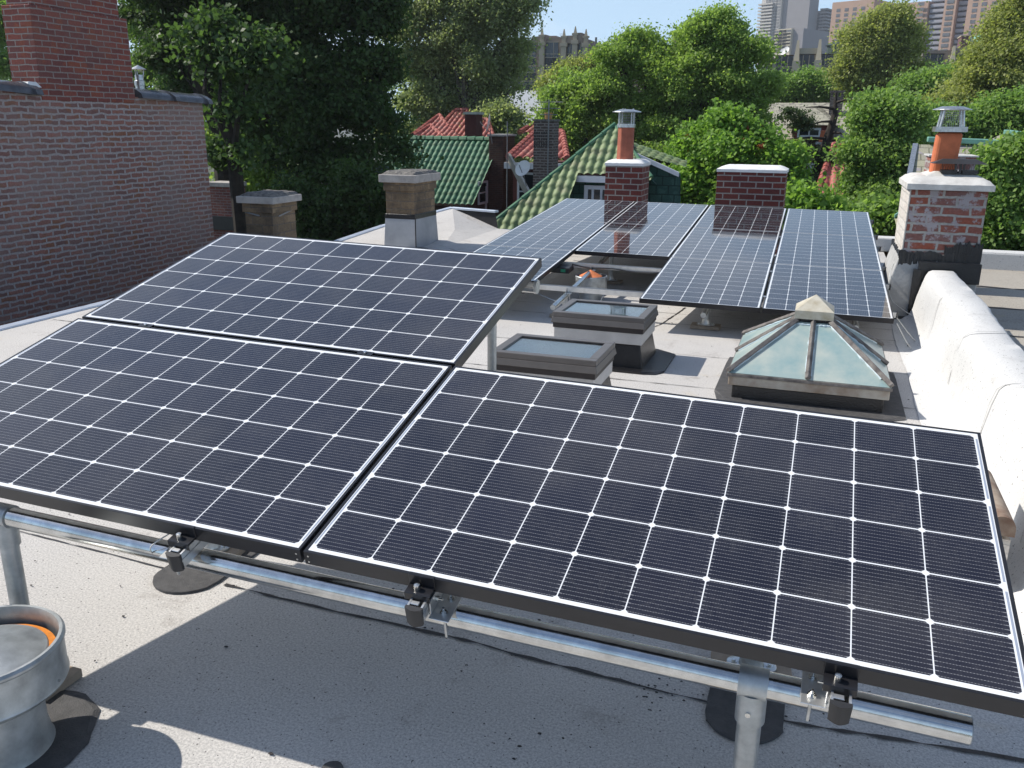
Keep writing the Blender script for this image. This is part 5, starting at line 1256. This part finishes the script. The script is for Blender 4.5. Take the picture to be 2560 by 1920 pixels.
# orange apartment complex
YO = 400.0
def ox(px): return px_x(px, YO, 50)
def oz(py, px=1950): return aty(px, py, YO).z
t4 = thing("orange_apartment_tower", "wide orange brick apartment complex with balconies, top right", "building", loc=(0, 0, 0))
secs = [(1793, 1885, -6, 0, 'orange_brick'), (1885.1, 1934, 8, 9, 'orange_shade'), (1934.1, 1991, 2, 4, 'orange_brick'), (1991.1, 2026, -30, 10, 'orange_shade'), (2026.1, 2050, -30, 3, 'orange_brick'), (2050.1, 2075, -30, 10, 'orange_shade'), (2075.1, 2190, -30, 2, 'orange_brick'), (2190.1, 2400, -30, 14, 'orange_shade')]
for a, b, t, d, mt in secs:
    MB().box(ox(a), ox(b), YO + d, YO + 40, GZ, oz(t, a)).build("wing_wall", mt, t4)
flo = (oz(0) - oz(100)) / 8.6
z0_ = oz(112)
pw = []
for k in range(9):
    for i in range(4): pw.append((1805 + 20 * i + (-2), k))
win_set(t4, [(ox(1808 + 18 * i), z0_ + flo * k) for k in range(10) for i in range(4)], YO - .03, 1.5, 1.25, 'far_glass2', frame_='none')
t5w = [(ox(x), z0_ + flo * k) for k in range(10) for x in (1945, 1978, 2038)]
win_set(t4, t5w, YO + 2.9, 2.3, 1.25, 'far_glass2', limit=24, frame_='none', nm="wide_window")
win_set(t4, [(ox(x), z0_ + flo * k) for k in range(10) for x in (2090, 2108, 2128, 2152, 2170)], YO + 1.95, 1.6, 1.25, 'far_glass2', limit=10, frame_='none', nm="tall_wing_window")
for a, b in ((1994, 2022), (2052, 2072)):
    for k in range(11):
        q = MB(); z = z0_ + flo * k - 1.3; q.box(ox(a), ox(b), YO + 5, YO + 9.9, z, z + .25); q.box(ox(a), ox(b), YO + 4.9, YO + 5.1, z + .25, z + 1.25)
        q.build("balcony", 'balcony', t4)

def turn(root, cx, cy, deg):
    th = R(-deg); root.matrix_world = Matrix.Translation((cx, cy, 0)) @ Matrix.Rotation(th, 4, 'Z') @ Matrix.Diagonal((1 / math.cos(th), 1, 1, 1)) @ Matrix.Translation((-cx, -cy, 0))
turn(t4, ox(1990), YO, 27); turn(t1, tx(1690), YT, 30); turn(t2, tx(1740), YT, 20); turn(t3, tx(1710), YT - 60, 30)
# ================================================================== TREES
def leaf_mat(name, ca, cb, trans=.35, rough=.5):
    m, t, p = nodes(name)
    at = t.nodes.new("ShaderNodeAttribute"); at.attribute_name = "tone"
    c = mixc(t, at.outputs['Fac'], ca, cb)
    t.links.new(c, p.inputs['Base Color']); p.inputs['Roughness'].default_value = rough; p.inputs['Specular IOR Level'].default_value = .2
    tr = t.nodes.new("ShaderNodeBsdfTranslucent"); g = mixc(t, .6, c, (1.15, 1.25, .35), 'MULTIPLY'); 
    br = t.nodes.new("ShaderNodeMixRGB"); br.blend_type = 'ADD'; br.inputs[0].default_value = .75; t.links.new(g, br.inputs[1]); t.links.new(g, br.inputs[2])
    t.links.new(br.outputs[0], tr.inputs[0])
    mxs = t.nodes.new("ShaderNodeMixShader"); mxs.inputs[0].default_value = trans
    t.links.new(p.outputs[0], mxs.inputs[1]); t.links.new(tr.outputs[0], mxs.inputs[2]); t.links.new(mxs.outputs[0], t.nodes["Material Output"].inputs[0])
    return m
M['leaf_dark'] = leaf_mat("dark_maple_leaves", (0.03, 0.062, 0.022), (0.09, 0.155, 0.05), .34)
M['leaf_mid'] = leaf_mat("plane_tree_leaves", (0.16, 0.205, 0.105), (0.34, 0.38, 0.21), .46)
M['leaf_bright'] = leaf_mat("bright_leaves", (0.12, 0.2, 0.045), (0.31, 0.42, 0.13), .45)
M['leaf_maple'] = leaf_mat("maple_leaves", (0.085, 0.18, 0.03), (0.25, 0.39, 0.09), .42)
M['leaf_olive'] = leaf_mat("olive_leaves", (0.17, 0.21, 0.065), (0.36, 0.38, 0.15), .42)
M['leaf_green'] = leaf_mat("fresh_green_leaves", (0.1, 0.19, 0.05), (0.27, 0.38, 0.12), .42)
M['leaf_conifer'] = leaf_mat("conifer_needles", (0.045, 0.075, 0.028), (0.09, 0.13, 0.05), .15)
M['leaf_seed'] = leaf_mat("red_seed_clusters", (.25, .07, .04), (.40, .14, .06), .3)
def leaves(name, lobes, n, size, mtl, parent, clump=.30, per=26, flat=.35, hollow=.55, sub=16):
    # each lobe is broken into boughs; leaf-sized rhombic faces gather in clumps over the boughs
    SB = []
    big = max(l[1][0] for l in lobes)
    for c, r_ in lobes:
        if sub <= 1 or r_[0] < .36 * big: SB.append((np.array(tuple(c)), np.array(tuple(r_)))); continue
        SB.append((np.array(tuple(c)), np.array(tuple(r_)) * .62))
        for i in range(sub):
            d = rng.normal(size=3); d /= np.linalg.norm(d)
            if d[2] < -.5: d[2] *= -.6
            k = rng.uniform(.16, .46)
            SB.append((np.array(tuple(c)) + d * np.array(tuple(r_)) * rng.uniform(.5, 1.24) * (1 - k * .35), np.array(tuple(r_)) * k * np.array([rng.uniform(.8, 1.3), rng.uniform(.8, 1.3), rng.uniform(.6, 1.1)])))
    wts = np.array([l[1][0] ** 2 * (1.0 if l[1][0] < .5 * max(q[1][0] for q in SB) else .8) for l in SB]); wts = wts / wts.sum()
    nc = max(1, n // per); which = rng.choice(len(SB), nc, p=wts)
    cen = np.array([l[0] for l in SB])[which]; rad = np.array([l[1] for l in SB])[which]
    d = rng.normal(size=(nc, 3)); d /= np.linalg.norm(d, axis=1)[:, None]
    d[:, 2] = np.where(d[:, 2] < -.45, -d[:, 2] * .5, d[:, 2])
    rr = hollow + (1.08 - hollow) * rng.random(nc) ** .6
    cl = cen + d * rad * rr[:, None]
    # low and middle frequency waves push boughs in and out and open gaps
    def waves(x, f, m_=7):
        o = 0
        for _ in range(m_):
            k_ = rng.normal(size=3); k_ *= f / np.linalg.norm(k_); o = o + np.sin(x @ k_ + rng.uniform(0, 6.28))
        return o / math.sqrt(m_ / 2)
    v1 = waves(cl, 4.2 / big); v2 = waves(cl, 11.0 / big)
    gc = np.array([tuple(l[0]) for l in lobes]).mean(0); od = cl - gc; od /= np.linalg.norm(od, axis=1)[:, None]
    cl = cl + od * (big * (.10 * v1 + .055 * v2))[:, None]
    keep = (v2 > -1.05) & ((v1 + .8 * v2) > -1.7)
    pick = rng.choice(np.nonzero(keep)[0], nc); cl = cl[pick] + rng.normal(size=cl.shape) * clump * .35; d = d[pick]; which = which[pick]
    csz = clump * (.35 + .8 * rng.random(nc))
    P = np.repeat(cl, per, 0) + rng.normal(size=(nc * per, 3)) * np.repeat(csz, per)[:, None] * np.array([1, 1, .55])
    dd = np.repeat(d, per, 0); N_ = dd * .6 + rng.normal(size=P.shape) * .78 + np.array([-.15, -.05, flat]); N_ /= np.linalg.norm(N_, axis=1)[:, None]
    A = np.cross(N_, rng.normal(size=P.shape)); A /= np.linalg.norm(A, axis=1)[:, None]; B = np.cross(N_, A)
    s = size * (.5 + .9 * rng.random(len(P)))[:, None]
    V4 = np.stack([P + A * s * .5, P + B * s * .36 + N_ * s * .06, P - A * s * .5, P - B * s * .36 + N_ * s * .06], 1).reshape(-1, 3)
    F = len(P); me = bpy.data.meshes.new(name); me.vertices.add(4 * F); me.vertices.foreach_set("co", V4.ravel())
    me.loops.add(4 * F); me.loops.foreach_set("vertex_index", np.arange(4 * F, dtype=np.int32))
    me.polygons.add(F); me.polygons.foreach_set("loop_start", np.arange(0, 4 * F, 4, dtype=np.int32)); me.polygons.foreach_set("loop_total", np.full(F, 4, np.int32))
    me.update(calc_edges=True)
    bt = rng.random(len(SB))[which]
    tone = np.clip(np.repeat(rng.random(nc) * .5 + bt * .5, per) * .65 + rng.random(F) * .35, 0, 1)
    at = me.attributes.new("tone", 'FLOAT', 'FACE'); at.data.foreach_set("value", tone.astype(np.float32))
    me.materials.append(M[mtl]); o = bpy.data.objects.new(name, me); C.objects.link(o); o.parent = parent
    return o
LEAF = 1.0
def tree(name, label, lobes_px, Y, n, size, mtl, base_px=None, tr=.25, clump=.3, per=26, dz=.95, bark='bark', hollow=.35, group=None, limbs=True, extra=(), cat="tree", flat=.35, wob=1.0):
    """lobes_px: (px, py, r px [, depth offset m]) measured on the photo, placed at distance Y as real ellipsoids"""
    L = []
    for l in lobes_px:
        px, py, r = l[:3]; px += random.uniform(-.18, .18) * r; py += random.uniform(-.12, .12) * r; r *= random.uniform(.78, 1.08); off = l[3] if len(l) > 3 else random.uniform(-.5, .5) * wob * r * 1.157 / FPX * Y
        p = aty(px, py, Y + off); depth = (p - EYE).dot(CZ); rw = r * 1.157 / FPX * depth * 1.0 - clump * .25
        L.append((p, (rw, rw * dz, rw * random.uniform(.75, 1.05))))
        for _ in range(3):      # stray boughs that break the outline
            a2 = random.uniform(0, 6.283); d2 = Vector((math.cos(a2), random.uniform(-.7, .4), abs(math.sin(a2)) if random.random() < .7 else -.4 * abs(math.sin(a2)))) * rw * random.uniform(.75, 1.12)
            L.append((p + d2, (rw * random.uniform(.18, .34),) * 2 + (rw * random.uniform(.16, .42),)))
    c = sum((l[0] for l in L), Vector()) / len(L)
    bx_ = aty(base_px[0], base_px[1], Y) if base_px else c
    t = thing(name, label, cat, loc=(bx_.x, bx_.y if base_px else c.y, GZ), group=group); org = t.location
    LL = [(l[0] - org, l[1]) for l in L]
    leaves("crown", LL, n, size, mtl, t, clump, per, flat, hollow)
    q = MB(); top = c - org; fork = Vector((0, 0, max(1.5, top.z * .45)))
    if base_px: fork = Vector((0, 0, bx_.z - GZ))
    q.tube([(0, 0, 0), fork * .5 + Vector((.05, .03, 0)), fork], [tr * 1.25, tr * 1.05, tr], 10)
    if limbs:
        for p, r_ in LL[:48:4]:
            m_ = fork.lerp(p, .5) + Vector((random.uniform(-.4, .4), random.uniform(-.4, .4), random.uniform(-.2, .5)))
            q.tube([fork, m_, p], [tr * .62, tr * .34, tr * .10], 6, caps=False)
            for _ in range(3):
                dv = Vector((random.gauss(0, 1), random.gauss(0, 1), random.gauss(.3, .7))).normalized() * r_[0] * .6
                q.tube([m_.lerp(p, random.random()), p + dv * .5, p + dv], [tr * .14, tr * .09, tr * .03], 5, caps=False)
    q.build("trunk", bark, t, smooth=False)
    for args in extra: leaves(args[0], LL, args[1], args[2], args[3], t, args[4], args[5], .2, .85)
    return t
# the big dark tree at left
tree("dark_maple_tree", "huge dark green tree filling the upper left between brick chimney and plane tree",
     [(480, 60, 80), (600, 90, 80), (640, 200, 80), (560, 120, 60), (700, 200, 70), (760, 200, 60), (410, 200, 60), (450, 20, 80), (330, 40, 75), (420, -20, 100), (400, 110, 90), (520, 60, 110), (560, 190, 100), (640, -10, 120), (660, 130, 115), (760, 60, 95), (800, 150, 75), (700, 260, 110), (790, 260, 85), (830, 330, 55), (740, 360, 85), (620, 330, 70), (850, 60, 28), (540, 300, 45), (330, -120, 150), (560, -130, 150), (180, -160, 150, -3), (400, -280, 200, -3), (470, -60, 120, -4), (250, -60, 90, -3), (755, 30, 95), (700, -60, 90)],
     24.0, 420000, .135, 'leaf_dark', base_px=(478, 300), tr=.32, clump=.26, per=16, hollow=.3)
tree("dark_maple_tree", "slender dark twin trunk tree in front of the red brick sliver", [(470, 150, 45), (450, 90, 60), (500, 240, 35), (540, 130, 60), (470, 330, 22), (530, 330, 24)], 17.0, 14000, .13, 'leaf_dark', base_px=(505, 330), tr=.16, clump=.28, hollow=.3)
tree("yard_tree", "sunlit yellow green saplings glimpsed low behind the two dark trunks", [(500, 400, 40), (540, 340, 45), (590, 390, 45), (455, 300, 35), (620, 440, 40), (470, 250, 30), (560, 270, 40)], 26.0, 26000, .14, 'leaf_bright', tr=.08, clump=.35, limbs=False)
tree("backyard_tree", "bright green tree behind the left edge of the brick chimney", [(10, 60, 55), (20, 140, 50), (-40, 80, 80), (50, 20, 50), (300, 60, 50), (350, 110, 60), (40, -40, 70), (310, 160, 50), (380, 200, 50), (460, 240, 45), (520, 300, 45), (440, 320, 40), (300, 210, 30)], 30.0, 90000, .12, "leaf_green", tr=.2, clump=.28)
tree("shrub", "dark shrubs in the shade below the dark tree, left of the tall flashed chimney", [(680, 470, 45), (740, 450, 50), (800, 480, 55), (850, 430, 45), (700, 520, 50), (760, 400, 40), (640, 440, 40), (780, 540, 60), (840, 500, 50), (640, 500, 30), (880, 560, 40)], 21.0, 42000, .11, 'leaf_dark', tr=.06, clump=.25, limbs=False, cat="shrub")
# plane tree behind
tree("plane_tree", "tall grey green plane tree with pale forked trunk, left of centre", [(880, 60, 65), (950, 20, 80), (1030, -10, 85), (1090, 50, 62), (1110, 110, 45), (1000, 100, 85), (920, 150, 72), (1060, 160, 62), (890, 230, 52), (960, 210, 60), (1100, 195, 35), (1080, 240, 30), (930, 270, 45), (1000, -60, 80), (1105, 12, 45), (1040, 215, 45), (860, 280, 40)],
     44.0, 190000, .14, 'leaf_mid', base_px=(1008, 268), tr=.42, clump=.40, per=16, bark='bark_pale', hollow=.5)
tree("bushy_tree", "low green tree in front of the grey roof, right of the red roofs", [(1090, 255, 30), (1075, 290, 22), (1050, 262, 16), (1110, 290, 22)], 41.0, 12000, .16, 'leaf_mid', tr=.12, clump=.35, limbs=False)
# big bright trees in the middle
mid = [(1230, 225, 55), (1250, 300, 62), (1215, 330, 45), (1300, 190, 68), (1345, 145, 50), (1340, 250, 85), (1400, 130, 55), (1440, 200, 90), (1420, 300, 80), (1490, 110, 55), (1520, 180, 85), (1520, 80, 42), (1570, 80, 42), (1590, 150, 75), (1620, 110, 38), (1560, 250, 85), (1630, 200, 42), (1480, 370, 70), (1620, 270, 45), (1280, 380, 50), (1390, 380, 60), (1600, 330, 50), (1550, 52, 16), (1600, 62, 14), (1480, 68, 14)]
tree("leafy_street_tree", "broad bright green tree crown filling the middle, above the mossy roof", mid, 34.0, 300000, .105, 'leaf_bright', tr=.4, clump=.24, per=14, wob=.9)
tree("soft_green_tree", "paler yellow green crown behind the bright one, below the finials", [(1215, 172, 28), (1245, 155, 28), (1285, 148, 26), (1195, 195, 26), (1310, 140, 22)], 52.0, 36000, .14, 'leaf_olive', tr=.25, clump=.4, limbs=False)
tree("maple_tree", "maple with clusters of red seeds behind the two red brick chimneys", [(1480, 400, 40), (1520, 340, 50), (1570, 290, 42), (1600, 340, 55), (1560, 400, 60), (1630, 305, 34), (1655, 365, 42), (1690, 355, 26), (1640, 425, 52), (1700, 410, 36), (1500, 440, 40), (1600, 460, 60), (1535, 290, 25)],
     20.5, 120000, .100, 'leaf_maple', tr=.2, clump=.20, per=16, extra=(("seed_clusters", 2600, .10, 'leaf_seed', .07, 9),))
tree("backyard_tree", "dark leafy mass right of the wide red chimney, above the rear array", [(1740, 470, 38), (1790, 485, 42), (1730, 510, 50), (1850, 520, 50), (1700, 455, 38)], 19.0, 42000, .12, 'leaf_maple', tr=.15, clump=.25, limbs=False)
tree("backyard_tree", "fresh green tree between the dead trunk and the painted chimney", [(1862, 330, 36), (1880, 260, 40), (1920, 320, 55), (1880, 400, 52), (1930, 420, 60), (1880, 480, 60), (1950, 260, 50), (1960, 350, 50), (1985, 480, 45), (1900, 230, 32), (1960, 520, 50), (1855, 475, 38)],
     25.0, 170000, .090, 'leaf_green', tr=.22, clump=.22, per=15)
tree("lacy_tree", "tall lacy olive tree standing above the apartment row, right of centre", [(1880, 85, 48), (1920, 60, 40), (1850, 120, 38), (1900, 130, 52), (1950, 110, 34), (1870, 180, 44), (1930, 190, 46), (1835, 165, 25), (1960, 75, 24), (1905, 235, 40), (1975, 160, 24)],
     62.0, 100000, .16, 'leaf_olive', tr=.4, clump=.45, per=14, hollow=.2, base_px=(1900, 250))
tree("shade_tree", "rounded green tree left of the lacy tree, under the apartment windows", [(1680, 200, 24), (1720, 192, 26), (1760, 186, 26), (1800, 194, 26), (1740, 205, 26), (1690, 205, 24), (1790, 205, 26), (1655, 180, 22), (1835, 210, 26)],
     66.0, 70000, .17, 'leaf_green', tr=.3, clump=.45, per=14)
tree("shade_tree", "dense green tree under the brown apartment windows, right of the lacy tree", [(1990, 188, 32), (2030, 182, 30), (2070, 172, 30), (2010, 220, 38), (2060, 210, 42), (2100, 180, 34), (1975, 230, 36)],
     55.0, 70000, .15, 'leaf_green', tr=.3, clump=.42, per=14)
tree("willowy_tree", "tall yellow olive tree at the right edge, above the capped flue", [(2130, 130, 45), (2170, 90, 50), (2200, 40, 45), (2180, 160, 55), (2120, 190, 45), (2090, 230, 45), (2150, 240, 55), (2210, 220, 55), (2040, 250, 40), (2230, 110, 60), (2110, 130, 24), (2240, -10, 50)],
     42.0, 150000, .12, 'leaf_olive', tr=.35, clump=.34, per=14, hollow=.3)
tree("fresh_tree", "fresh green tree at far right between the olive tree and the copper ridge", [(2150, 260, 36), (2190, 250, 40), (2225, 250, 40), (2030, 270, 34), (2070, 280, 34), (2110, 285, 28), (2150, 292, 20), (2000, 300, 36), (1985, 270, 30)], 30.0, 60000, .10, 'leaf_green', tr=.2, clump=.25, per=15, limbs=False)
tree("garden_tree", "sunlit tree right of the painted chimney, in front of the copper ridged roof", [(2160, 350, 32), (2190, 400, 45), (2150, 430, 42), (2200, 480, 50), (2150, 510, 45), (2220, 340, 36), (2130, 380, 24), (2230, 560, 45), (2170, 560, 38), (2110, 520, 28)],
     15.0, 130000, .075, 'leaf_green', tr=.15, clump=.15, per=15)
tree("garden_tree", "low bushes between the rear array and the painted chimney", [(1900, 520, 30), (1935, 500, 34), (1960, 540, 30), (1915, 470, 30)], 17.5, 22000, .105, 'leaf_green', tr=.08, clump=.2, limbs=False)
# conifer with a dead trunk
cf = thing("dead_conifer", "leaning dead dark trunk with a few conifer tufts before the patchy slate roof", "tree", loc=(aty(1755, 408, 30).x, 30, GZ))
og = cf.location
q = MB(); pts = [Vector((0, 0, 0)), aty(1757, 408, 30) - og, aty(1785, 310, 30) - og, aty(1803, 250, 30) - og, aty(1806, 200, 30) - og]
q.tube(pts, [.22, .20, .15, .10, .03], 8)
for x0_, y0_, x1_, y1_ in ((1803, 235, 1740, 232), (1800, 262, 1750, 270), (1806, 222, 1850, 214), (1790, 300, 1705, 300), (1795, 285, 1835, 296), (1780, 330, 1700, 350), (1770, 370, 1720, 390), (1775, 350, 1830, 330)):
    q.tube([aty(x0_, y0_, 30) - og, aty((x0_ + x1_) / 2, (y0_ + y1_) / 2 - 3, 29.7) - og, aty(x1_, y1_, 29.5) - og], [.05, .03, .012], 5)
q.build("trunk", 'bark', cf)
leaves("crown", [(aty(x, y, 29.6) - og, (r_ * .55, r_ * .5, r_ * .3)) for x, y, r_ in ((1715, 255, .75), (1745, 268, .6), (1725, 280, .5), (1700, 345, .9), (1730, 330, .9), (1760, 345, .8), (1710, 370, .8), (1690, 325, .6), (1745, 385, .7))], 14000, .07, 'leaf_conifer', cf, .10, 20, .3, .2)
lv = leaves("weed", [(Vector((0, 0, .25)), (.16, .16, .10))], 300, .07, 'leaf_bright', pt_, .07, 13, sub=1)
# distant canopy that reads as one mass
for (x0_, x1_, py, Y, n_, lab) in ((1100, 1660, 262, 75, 40000, "distant canopy of street trees behind the bright crown"), (1600, 2300, 240, 80, 60000, "distant canopy of street trees below the apartment row"), (-700, 1000, 160, 90, 60000, "distant canopy of trees far left"), (1000, 2300, 330, 46, 70000, "leafy gardens between the houses")):
    Ls = [(aty(x, py + random.uniform(-10, 14), Y + random.uniform(-8, 8)), (2.3, 2.3, 1.8)) for x in np.arange(x0_, x1_, 42 * 75 / Y)]
    o = leaves("distant_trees", Ls, n_, .30 * Y / 80, 'leaf_green' if Y > 50 else 'leaf_mid', None, .8, 18)
    tag(o, lab, "trees", kind="stuff")
# summer air
am = bpy.data.materials.new("air"); am.use_nodes = True; at_ = am.node_tree; at_.nodes.remove(at_.nodes["Principled BSDF"])
av = at_.nodes.new("ShaderNodeVolumePrincipled"); av.inputs['Color'].default_value = (.86, .92, 1, 1); av.inputs['Density'].default_value = .00035; av.inputs['Anisotropy'].default_value = .3
at_.links.new(av.outputs[0], at_.nodes["Material Output"].inputs['Volume']); M['air'] = am
tag(MB().box(-420, 420, -30, 720, GZ - 1, 160).build("haze", 'air'), kind="stuff")
